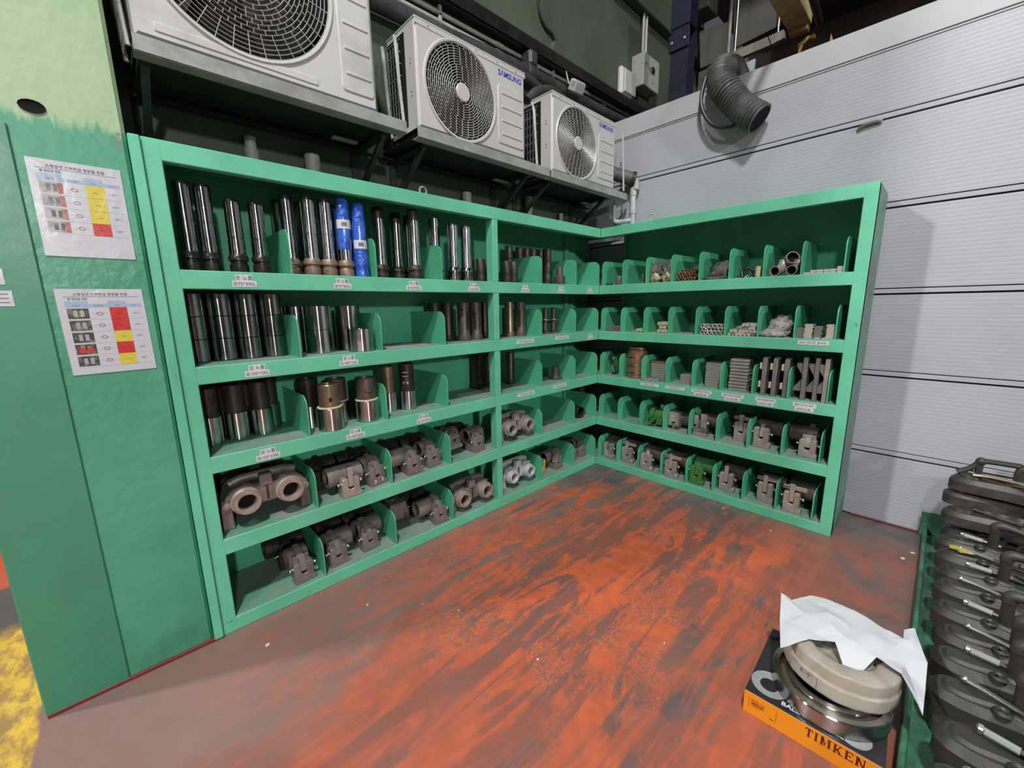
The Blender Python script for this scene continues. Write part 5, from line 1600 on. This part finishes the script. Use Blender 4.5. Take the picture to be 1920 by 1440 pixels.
solo('plastic_bag', blob(.080, .12, .140, M_BAGPALE, 2.7, 34, 20, .30, 2.2), 'grey crumpled plastic bag on the second shelf of the shorter rack', 'bag', (1.418, .175, y1), 0, None, 70)
solo('plastic_bag', blob(.075, .04, .052, M_BAGPALE, 6.1, 26, 12, .26, 2.8), 'small rolled plastic bag in front of the grey crumpled one on the second shelf', 'bag', (1.385, .055, y1), 0, None, 70)
K_KEY = Kind('steel_key', 'key').p('body', M().box(-.022, .022, 0, .08, 0, .0128, M_WHITEROD, .0018))
K_KEYD = Kind('steel_key', 'key').p('body', M().box(-.022, .022, 0, .08, 0, .0128, M_PLATE_DK, .0018))
for i, (x, nn, dk) in enumerate(((1.552, 5, 1), (1.600, 7, 0), (1.650, 6, 1), (1.716, 7, 0))):
    for q in range(nn):
        (K_KEYD if dk else K_KEY).put('%s steel key, %s from the bottom of the %s pile above the KEY label' % (('pale', 'dark')[dk], ORD[q], ('first', 'second', 'third', 'last')[i]),
                                      (x+random.uniform(-.003, .003), .035+.01*dk, y1+q*.0131), random.uniform(-.05, .05), 'steel keys in piles')
for i, (x, a, lab) in enumerate(((1.655, .5, 'pale key lying loose in front of the third key pile'), (1.692, -.4, 'pale key lying loose in front of the last key pile'))):
    K_KEY.put(lab, (x, .010, y1), a*.2, 'loose keys', scale=.6)

y2 = ZL[2] + .001
ORD = ['first', 'second', 'third', 'fourth', 'fifth', 'sixth', 'seventh', 'eighth', 'ninth', 'tenth', 'eleventh', 'twelfth', 'thirteenth', 'fourteenth', 'fifteenth', 'sixteenth']
d = thing('round_plate', 'green round plate with a bright rim leaning in the first bay of the third shelf', 'plate', (.118, .17, y2+.105), 0)
part('disc', M().lathe([(0, -.012), (.098, -.012), (.098, .008), (.09, .012), (0, .012)], M_GREENCAST, 36, (0, 0, 0), 'x'), d)
part('rim', M().lathe([(.098, -.014), (.104, -.012), (.104, .010), (.098, .012)], M_SHINY, 36, (0, 0, 0), 'x'), d)
K_COP = Kind('copper_ring', 'ring').p('body', M().lathe([(.055, .002), (.057, 0), (.083, 0), (.087, .004), (.087, .014), (.083, .0185), (.057, .0185), (.055, .0165), (.055, .002)], M_COPPER, 30))
K_COPS = Kind('bright_ring', 'ring').p('body', M().lathe([(.055, .002), (.057, 0), (.083, 0), (.086, .004), (.086, .0085), (.083, .0125), (.057, .0125), (.055, .01), (.055, .002)], M_WORN, 30))
z = y2
for i in range(16):
    big = i % 4 not in (2,)
    k = K_COP if big else K_COPS
    if i >= 12: x, y = .328, .145
    else: x, y = .330+random.uniform(-.003, .003), .135+random.uniform(-.003, .003)
    k.put('%s ring, %s from the bottom of the tall ring stack, shorter rack' % ('copper coloured' if big else 'thin bright', ORD[i]), (x, y, z), random.uniform(0, 6), 'stacked rings on the third shelf')
    z += .0187 if big else .0127
    if z > y2 + .272: break
K_PL = Kind('steel_plate', 'plate').p('body', M().box(-.064, .064, 0, .15, 0, .0195, M_PLATE, .0025))
K_PLC = Kind('steel_plate', 'plate').p('body', M().box(-.064, .064, 0, .15, 0, .0195, M_COPPER, .0025))
for q in range(8):
    (K_PLC if q == 7 else K_PL).put(('rust topped plate on the stack right of the copper rings' if q == 7 else 'grey plate, %s from the bottom of the stack beside the copper rings' % ORD[q]),
                                    (.545+random.uniform(-.004, .004), .105, y2+q*.0205), random.uniform(-.04, .04), 'plates right of the copper rings')
o = thing('drilled_plate', 'grey plate with two holes in front of the stack beside the copper rings', 'plate', (.520, .010, y2), .12)
part('plate_body', M().box(-.075, .075, 0, .085, 0, .0195, M_PLATE, .0025), o)
for hx in (-.032, .032):
    part('drill_hole', M().lathe([(0, .0197), (.011, .0198)], M_AC_DARK, 14, (hx, .04, 0)), o)
K_PS = Kind('steel_plate', 'plate').p('body', M().box(-.060, .060, 0, .15, 0, .0235, M_PLATE, .0025))
for q in range(3):
    K_PS.put('grey plate, %s from the bottom of the low three plate stack' % ORD[q], (.800, .11, y2+q*.0242), random.uniform(-.03, .03), 'low stack of plates')
for q in range(8):
    K_PS.put('grey plate, %s from the bottom of the plate stack left of the tallest' % ORD[q], (1.005+random.uniform(-.003, .003), .10, y2+q*.0242), random.uniform(-.02, .02), 'middle stack of plates')
for q in range(10):
    K_PL.put('grey plate, %s from the bottom of the tallest plate stack' % ORD[q], (1.200+random.uniform(-.003, .003), .06, y2+q*.0245), random.uniform(-.02, .02), 'tall stack of plates', scale=1.0)
for i, x in enumerate((1.372, 1.437, 1.505)):
    o = thing('upright_plate', 'upright dark plate with cream blocks, %s of three on the third shelf' % ('leftmost', 'middle one', 'rightmost')[i], 'plate', (x, .03, y2), 0, 'upright plates with blocks')
    part('plate', M().prism([(0, 0), (.20, 0), (.20, .27), (.02, .27), (.004, .262), (0, .25)], -.0125, .0125, M_PLATE_DK, 'x', .002, .002), o)
    for zc in (.075, .205):
        part('block', M().box(-.036, -.0127, .02, .10, zc-.024, zc+.022, M_CREAM, .004), o)
        if i < 2: part('lug', M().box(-.034, -.0127, .10, .17, zc-.03, zc+.05, M_PLATE_DK, .003), o)
for i, x in enumerate((1.608, 1.674, 1.728)):
    o = thing('notched_plate', 'upright plate with crossed wedges, %s of three ending the third shelf' % ('leftmost', 'middle one', 'palest, rightmost')[i], 'plate', (x, .035-.02*(i == 2), y2), 0, 'notched upright plates')
    mt = M_PLATE if i == 2 else M_PLATE_DK
    part('plate', M().prism([(0, 0), (.18, 0), (.18, .285), (0, .285)], -.0115, .0115, mt, 'x', .002, .002), o)
    part('wedge', M().prism([(-.0116, .055), (-.0116, .15), (-.060, .075), (-.060, .055)], .03, .08, M_PLATE_DK, 'y').prism([(-.0116, .15), (-.0116, .245), (-.052, .245), (-.052, .225)], .03, .08, M_PLATE_DK, 'y'), o)

# ------------------------------------------------------------ bearing box in the foreground
def shrink(m, sx, sz, off):
    m.v = [(x*sx+off[0], y+off[1], z*sz+off[2]) for x, y, z in m.v]
    return m

def bearing_box():
    BX, BY, A = 1.857, -1.684, .03
    W_, D_, H_ = .398, .40, .093
    o = thing('bearing_box', 'black and orange cardboard box on the red floor under the bearings', 'box', (BX, BY, 0), A)
    part('box_body', M().box(0, W_, 0, D_, .0, H_, M_CARDBLACK, .002), o)
    fr = M().box(.0, W_, -.0022, .0, .001, H_-.001, M_CARDORANGE, .0006)
    part('front_band', fr, o)
    # TIMKEN in slab-serif capitals
    def letters():
        m = M()
        H = .050; s = .0095; t = .0035; sf = .0042
        def q(x, x0, x1, z0, z1): m.add([(x+x0, 0, z0), (x+x1, 0, z0), (x+x1, 0, z1), (x+x0, 0, z1)], [(0, 1, 2, 3)], M_MAROONINK)
        def pg(x, pts): m.add([(x+a, 0, b_) for a, b_ in pts], [tuple(range(len(pts)))], M_MAROONINK)
        x = 0
        def stem(x, x0, serif=True, zt=H):
            q(x, x0, x0+s, 0, zt)
            if serif:
                q(x, x0-sf, x0+s+sf, 0, t); q(x, x0-sf, x0+s+sf, zt-t, zt)
        # T
        q(x, .012, .012+s, 0, H); q(x, .012-sf, .012+s+sf, 0, t); q(x, 0, .034, H-.006, H); q(x, 0, .004, H-.014, H); q(x, .030, .034, H-.014, H); x += .041
        stem(x, sf); x += .026                                      # I
        stem(x, sf); stem(x, .036); pg(x, [(sf+s*.4, H), (sf+s+.001, H), (.0245, .012), (.0215, .0)]); pg(x, [(.0215, .0), (.0245, .012), (.036, H), (.0385, H)]); x += .057   # M
        stem(x, sf); pg(x, [(sf+s, .021), (.030, H), (.036, H), (sf+s, .013)]); pg(x, [(.014, .024), (.021, .031), (.040, 0), (.029, 0)]); q(x, .024, .040, H-t, H); q(x, .025, .044, 0, t); x += .049   # K
        stem(x, sf); q(x, sf, .036, H-.0055, H); q(x, sf, .037, 0, .0055); q(x, sf+s, .026, .0225, .0275); q(x, .0325, .036, H-.014, H); q(x, .0335, .037, 0, .014); q(x, .0235, .026, .018, .032); x += .044   # E
        stem(x, sf); q(x, .034, .034+.0055, 0, H); q(x, .034-sf, .0395+sf, H-t, H); pg(x, [(sf, H), (sf+s+.001, H), (.0395, .0), (.032, 0)]); x += .050   # N
        # registered mark
        ri = [(.006+.0045*math.cos(a), .006+.0045*math.sin(a)) for a in [2*PI*k/14 for k in range(14)]]; rj = [(.006+.0035*math.cos(a), .006+.0035*math.sin(a)) for a in [2*PI*k/14 for k in range(14)]]
        m.add([(x+a, 0, b_) for a, b_ in ri] + [(x+a, 0, b_) for a, b_ in rj], [(k, (k+1) % 14, 14+(k+1) % 14, 14+k) for k in range(14)], M_MAROONINK)
        return m
    part('lettering', shrink(letters(), .62, .68, (.193, -.0026, .049)), o, 0)
    lab = M()
    lab.text('6040-C3', .0125, lambda u, v: (.046+u, -.0026, .062+v), M_MAROONINK, 'CENTER', .0)
    xx = .026
    random.seed(5)
    while xx < .066:
        w = random.choice((.0006, .001, .0015))
        lab.add([(xx, -.0026, .046), (xx+w, -.0026, .046), (xx+w, -.0026, .059), (xx, -.0026, .059)], [(0, 1, 2, 3)], M_MAROONINK); xx += w + random.choice((.0007, .0012))
    lab.add([(.026, -.0026, .040), (.058, -.0026, .040), (.058, -.0026, .042), (.026, -.0026, .042)], [(0, 1, 2, 3)], M_MAROONINK)
    for x in (.017, .106):
        lab.add([(x, -.0026, .026), (x+.001, -.0026, .026), (x+.001, -.0026, .076), (x, -.0026, .076)], [(0, 1, 2, 3)], M_MAROONINK)
    lab.add([(.086, -.0026, .028), (.100, -.0026, .028), (.100, -.0026, .031), (.086, -.0026, .031)], [(0, 1, 2, 3)], M_INK)
    part('print', lab, o, 0)
    tp = M()
    tz = H_ + .0004
    rr = circ(.064, .085, .062, 0, 2*PI, 30)[:-1]; r2 = circ(.062, .080, .030, 0, 2*PI, 30)[:-1]
    tp.add([(a, b_, tz) for a, b_ in rr] + [(a, b_, tz) for a, b_ in r2], [(k, (k+1) % 30, 30+(k+1) % 30, 30+k) for k in range(30)], M_CARDGREY)
    rr = circ(.318, .062, .046, 0, 2*PI, 30)[:-1]; r2 = circ(.306, .072, .034, 0, 2*PI, 30)[:-1]
    tp.add([(a, b_, tz) for a, b_ in rr] + [(a, b_, tz) for a, b_ in r2], [(k, (k+1) % 30, 30+(k+1) % 30, 30+k) for k in range(30)], M_CARDGREY)
    tp.text('BALL BEARINGS', .026, lambda u, v: (.204+u, .022+v, tz), M_WHITEINK, 'CENTER', .025, 1.0)
    part('top_print', tp, o, 0)
    part('flap', M().prism([(.004, .34), (.004, .395), (.05, .395), (.03, .35)], H_, H_+.012, M_CARDBLACK, 'z'), o)
    return H_
HB = bearing_box()
def bearings():
    cx, cy = 2.078, -1.487
    b1 = thing('ball_bearing', 'large bright ball bearing lying on the orange and black box', 'bearing', (cx, cy, HB+.001))
    ro, ri, w = .178, .112, .060
    part('outer_ring', M().lathe([(ro-.024, .002), (ro-.022, 0), (ro-.004, 0), (ro, .004), (ro, w-.004), (ro-.004, w), (ro-.022, w), (ro-.024, w-.002), (ro-.024, .002)], M_CHROME, 64), b1)
    part('inner_ring', M().lathe([(ri, .002), (ri+.002, 0), (ri+.022, 0), (ri+.024, .002), (ri+.024, w-.002), (ri+.022, w), (ri+.002, w), (ri, w-.002), (ri, .002)], M_CHROME, 56), b1)
    part('cage', M().lathe([(ri+.022, w*.3), (ro-.022, w*.3)], M_BRASSY, 48).lathe([(ro-.022, w*.75), (ri+.022, w*.75)], M_BRASSY, 48), b1)
    b2 = thing('wrapped_bearing', 'bearing wrapped in waxed paper lying on the bright ball bearing', 'bearing', (cx+.012, cy+.062, HB+.064), 0, None, (-.04, .05, 0))
    r = .173
    m = M()
    seg = 72; prof = [(0, 0.0), (r*.94, .0), (r*.99, .004), (r, .012), (r, .050), (r*.995, .056), (r*.972, .059), (r*.968, .066), (r*.965, .098), (r*.955, .106), (r*.93, .110), (r*.64, .111), (r*.58, .106), (r*.56, .085), (0, .08)]
    random.seed(3)
    ph = [random.uniform(0, 6) for _ in range(8)]
    vs = []; fs = []
    for i, (rr, zz) in enumerate(prof):
        for k in range(seg):
            a = 2*PI*k/seg
            f = 1 + (.004*math.sin(9*a+ph[2]) + .0035*math.sin(23*a+ph[3] + zz*60) + .0025*math.sin(41*a+ph[4]+zz*90)) * (1 if 2 <= i <= 10 else .4)
            vs.append((rr*f*math.cos(a), rr*f*math.sin(a), zz + (.0012*math.sin(11*a+ph[1]) if i > 4 else 0)))
    for i in range(len(prof)-1):
        for k in range(seg):
            j = (k+1) % seg
            fs.append((i*seg+k, i*seg+j, (i+1)*seg+j, (i+1)*seg+k))
    m.add(vs, fs, M_WAXPAPER)
    part('wax_wrap', m, b2, 60)
    fl = M()
    for a0, a1, zz in ((-2.35, -1.80, .054),):
        n = 8
        vs = []
        for i in range(n+1):
            a = a0 + (a1-a0)*i/n
            vs += [((r+.004)*math.cos(a), (r+.004)*math.sin(a), .012), ((r+.0045+.002*math.sin(3*i))*math.cos(a), (r+.0045+.002*math.sin(3*i))*math.sin(a), zz)]
        fl.add(vs, [(2*i, 2*i+2, 2*i+3, 2*i+1) for i in range(n)], M_WAXPAPER)
    part('paper_flap', fl, b2, 60)
    t = M()
    def at(u, v):
        a = -2.02 + u/(r*1.02)
        return ((r+.0062)*math.cos(a), (r+.0062)*math.sin(a), .036+v)
    t.text('K-9', .024, at, M_INKGREY, 'CENTER', 0)
    part('pen_mark', t, b2, 0)
bearings()

def crumpled_paper():
    # sheet outline on the stack, with folds
    base = HB + .190
    pts = [(1.868, -1.315), (1.905, -1.30), (1.955, -1.205), (2.02, -1.19), (2.10, -1.20), (2.18, -1.225), (2.25, -1.245), (2.248, -1.19), (2.275, -1.160), (2.318, -1.30),
           (2.320, -1.49), (2.256, -1.44), (2.19, -1.43), (2.136, -1.555), (2.075, -1.455), (2.066, -1.460), (2.005, -1.50), (1.938, -1.605), (1.90, -1.46)]
    hz = [.022, .004, .0, .004, .006, .002, -.004, .0, .004, -.022, -.085, -.01, .006, -.055, .010, .008, .002, -.012, .0]
    me_pts = [Vector((x, y, 0)) for x, y in pts]
    # interior points
    inner = [(1.97, -1.38, .018), (2.03, -1.33, .034), (2.10, -1.33, .014), (2.16, -1.34, .020), (2.22, -1.33, .006), (2.0, -1.45, .004), (2.10, -1.42, .020), (1.95, -1.29, .006), (2.02, -1.26, .010), (2.12, -1.26, .008), (2.2, -1.28, .004), (2.26, -1.36, -.012), (2.05, -1.39, .030), (1.93, -1.47, .006), (2.265, -1.25, 0.002)]
    from mathutils.geometry import delaunay_2d_cdt
    V2 = [Vector((x, y)) for x, y in pts] + [Vector((x, y)) for x, y, _ in inner]
    E = [(i, (i+1) % len(pts)) for i in range(len(pts))]
    res = delaunay_2d_cdt(V2, E, [list(range(len(pts)))], 2, 1e-5)
    Z = {}
    for (x, y), h in zip(pts, hz): Z[round(x, 4), round(y, 4)] = h
    for x, y, h in inner: Z[round(x, 4), round(y, 4)] = h
    vs = [(v.x, v.y, base + Z.get((round(v.x, 4), round(v.y, 4)), 0)) for v in res[0]]
    fs = [tuple(f) for f in res[2]]
    m = M()
    # subdivide once, with small creases
    def mid(a, b): return tuple((a[i]+b[i])/2 for i in range(3))
    for f in fs:
        a, b_, c = (vs[i] for i in f)
        ab, bc, ca = mid(a, b_), mid(b_, c), mid(c, a)
        tri = [(a, ab, ca), (ab, b_, bc), (ca, bc, c), (ab, bc, ca)]
        tri2 = []
        for t in tri:
            d_, e_, f_ = t
            de, ef, fd = mid(d_, e_), mid(e_, f_), mid(f_, d_)
            tri2 += [(d_, de, fd), (de, e_, ef), (fd, ef, f_), (de, ef, fd)]
        for t in tri2:
            q = []
            for p in t:
                dz = .010*abs(mn.noise(Vector((p[0]*9, p[1]*9+p[0]*4, 1.3)))) + .005*mn.noise(Vector((p[0]*23, p[1]*23, 4.3)))
                q.append((p[0], p[1], p[2]+dz))
            m.add(q, [(0, 1, 2)], M_PAPER)
            m.add([(x, y, z-.0012) for x, y, z in q], [(0, 2, 1)], M_PAPER)
    o = solo('crumpled_paper', m, 'crumpled white paper sheet lying on top of the wrapped bearing', 'paper', (0, 0, 0), 0, None, 14)
crumpled_paper()

# ------------------------------------------------------------ tray of forged levers at the right edge
tr = thing('parts_tray', 'scuffed green steel tray on the floor under the black forged levers', 'tray', (2.28, -.9, 0))
part('tray_floor', M().box(.02, 1.05, -1.0, 1.34, .002, .03, M_RACKGREEN, .003), tr)
part('tray_side', M().box(0, .02, -1.0, 1.34, .0, .065, M_RACKGREEN, .004), tr)
part('tray_end', M().box(-.02, .30, 1.335, 1.345, .0, .175, M_RACKGREEN, .004), tr)

def teardrop(x0, r, L, w):
    # rounded nose at x0, waist, broad shoulder at the far end
    return [(x0, r*.35), (x0+r*.12, r*.62), (x0+r*.5, r*.90), (x0+r*1.1, r), (x0+r*1.7, r*.96), (x0+L*.60, w*.66), (x0+L*.80, w*.72), (x0+L, w*.92), (x0+L+.02, w*.5), (x0+L+.02, -w*.4), (x0+L, -w*.85), (x0+L*.80, -w*.68), (x0+L*.60, -w*.62), (x0+r*1.7, -r*.92), (x0+r*1.1, -r*.97), (x0+r*.5, -r*.88), (x0+r*.12, -r*.6), (x0, -r*.33)]
def lever_kind(pin, post=True):
    k = Kind('forged_lever', 'lever')
    k.p('base_ring', M().lathe([(0, .0), (.078, 0), (.082, .006), (.082, .060), (.074, .068), (.082, .078), (.078, .098), (0, .10)], M_WORN if pin else M_FORGE, 24, (.095, 0, .031)))
    k.p('arm', M().prism(teardrop(.0, .070, .34, .066), .128, .212, M_FORGE, 'z', .020, .026))
    k.p('boss', M().prism(teardrop(.03, .040, .20, .032), .210, .222, M_FORGE, 'z', .010, .010).lathe([(.017, .210), (.024, .218), (.017, .226), (.010, .219)], M_FORGE, 14, (.17, -.035, .006)))
    if pin:
        p = M().tube([(.085, .030, .236), (.13, .012, .240), (.20, -.020, .244)], [.010, .0085, .0085], M_SHINY, 8).tube([(.20, -.020, .244), (.33, -.078, .252)], .0062, M_WORN, 8).sphere((.082, .031, .236), .013, M_SHINY, 8, 6)
        k.p('chrome_pin', p)
    else:
        p = M().tube([(.095, .040, .234), (.17, .030, .236)], .012, M_GALV, 8).tube([(.17, .030, .236), (.235, .022, .237)], .008, M_WORN, 8).box(.082, .100, .026, .052, .224, .246, M_SHINY, .004)
        k.p('steel_pin', p)
    if post:
        k.p('post', M().cyl((.205, .015, .20), (.205, .015, .325), .0195, M_FORGE, 14), [('elbow_handle', M().tube(smooth_path([(.205, .015, .320), (.207, .015, .343), (.228, .012, .355), (.28, .008, .351), (.325, .004, .343)], 5), [.024]*10+[.022, .021, .020, .018, .017, .015, .014, .013, .012, .011, .01], M_FORGE, 12))])
    k.p('heel_block', M().box(.30, .46, -.055, .06, .11, .205, M_FORGE, .012))
    return k
K_L1 = lever_kind(True, False)
K_L2 = lever_kind(False, True)
K_L1P = lever_kind(True, True)
gl = 'forged levers in the green tray'
rows = [-1.70, -1.50, -1.28, -1.095, -.925, -.73, -.52, -.345, -.165, .035, .20]
ordn = ['first', 'second', 'third', 'fourth', 'fifth', 'sixth', 'seventh', 'eighth', 'ninth', 'tenth', 'eleventh']
for i, y in enumerate(rows):
    pin = i in (0, 2, 4, 6, 8)
    k = (K_L1P if i in (2, 4) else K_L1) if pin else K_L2
    if i in (8, 10): k = K_L1
    x = 2.335 + (.012 if i % 3 == 1 else -.004)
    k.put('black forged lever with %s, %s of the front row from the near end' % ('long bright pin' if pin else 'short grey pin', ordn[i]), (x, y, .0005), 0, gl, rot=(random.uniform(-.02, .02), random.uniform(-.012, .0), -.10 + random.uniform(-.07, .07)))
for i, y in enumerate((-1.22, -1.02, -.82, -.62, -.42, -.22, -.02, .18)):
    K_L2.put('black forged lever in the back row at the right edge, %s from its near end' % ordn[i], (2.80, y-.06, .0005), -.12+random.uniform(-.05, .05), gl)
# levers piled up at the far end
K_LS = Kind('forged_lever', 'lever').p('arm', M().prism(teardrop(.0, .070, .36, .075), 0, .075, M_FORGE, 'z', .020, .024)).p(
    'boss', M().lathe([(0, .075), (.045, .076), (.040, .092), (.018, .096), (0, .096)], M_FORGE, 18, (.08, 0, 0))).p(
    'steel_pin', M().tube([(.12, .03, .088), (.30, -.05, .094)], .008, M_WORN, 8))
for j, (x, y, zz, a, lab) in enumerate(((2.335, .17, .262, -.1, 'black forged lever lying second from below in the far pile'), (2.330, .24, .352, .05, 'black forged lever lying in the middle of the far pile'),
                                   (2.345, .25, .445, -.16, 'black forged lever lying on top of the far pile'), (2.70, .20, .36, -.2, 'black forged lever in the far pile, right of the middle one'),
                                   (2.72, .24, .46, -.05, 'black forged lever on top of the far pile, at the right edge'), (2.66, .12, .265, .1, 'black forged lever low in the far pile at the right'))):
    K_LS.put(lab, (x, y, zz), a, gl)
solo('lifting_handle', M().tube(smooth_path([(2.37, .27, .53), (2.42, .28, .565), (2.455, .28, .612), (2.50, .28, .620), (2.60, .26, .628)], 6), .016, M_FORGE, 8).tube([(2.452, .28, .615), (2.452, .28, .54)], .016, M_FORGE, 8).sphere((2.455, .28, .614), .024, M_FORGE),
     'black tripod shaped handle on top of the far lever pile', 'handle')
solo('bent_handle', M().tube(smooth_path([(2.60, .26, .52), (2.60, .26, .60), (2.635, .26, .63), (2.67, .25, .60), (2.675, .25, .52)], 6), .020, M_FORGE, 8),
     'black arched handle on the far lever pile at the right edge', 'handle')
solo('brass_rod', M().tube(smooth_path([(2.43, .20, .548), (2.50, .19, .556), (2.60, .18, .552), (2.70, .16, .545)], 5), .010, M_WORN, 8), 'thin tarnished rod lying across the far lever pile', 'rod')
solo('brass_casting', blob(.055, .03, .016, M_YELLOWCAST, 4.4, 24, 10, .35, 3.0), 'pale yellow brass scrap lying on a lever near the far pile', 'scrap', (2.42, -.155, .229), -.15)

# ------------------------------------------------------------ paint chips on the floor
random.seed(11)
spots = [(.21, -2.92, .014, 'white chip on the floor below the left end of the long rack'), (.29, -2.47, .010, 'white chip on the floor in front of the second bay of the long rack'), (.49, -2.26, .005, 'tiny white chip on the floor away from the third bay of the long rack'),
         (1.15, -2.08, .007, 'white chip in the middle of the orange floor'), (1.22, -.08, .008, 'white chip at the foot of the shorter rack, middle'), (1.56, -.18, .007, 'white chip at the foot of the shorter rack, right part'),
         (2.21, .02, .018, 'white chip near the far end of the green tray, nearer one'), (2.25, .14, .014, 'white chip near the far end of the green tray, farther one'), (.66, -2.15, .006, 'tiny white chip on the orange floor right of the long rack'), (1.50, -1.60, .006, 'tiny white chip on the floor left of the orange box')]
for x, y, r, lab in spots:
    pl = [(r*random.uniform(.6, 1.1)*math.cos(a), r*random.uniform(.5, .8)*math.sin(a)) for a in [2*PI*k/7 for k in range(7)]]
    solo('paint_chip', M().prism(pl, 0, .0025, M_CHIP, 'z'), lab, 'chip', (x, y, .0003), random.uniform(0, 3), 'paint chips on the floor')
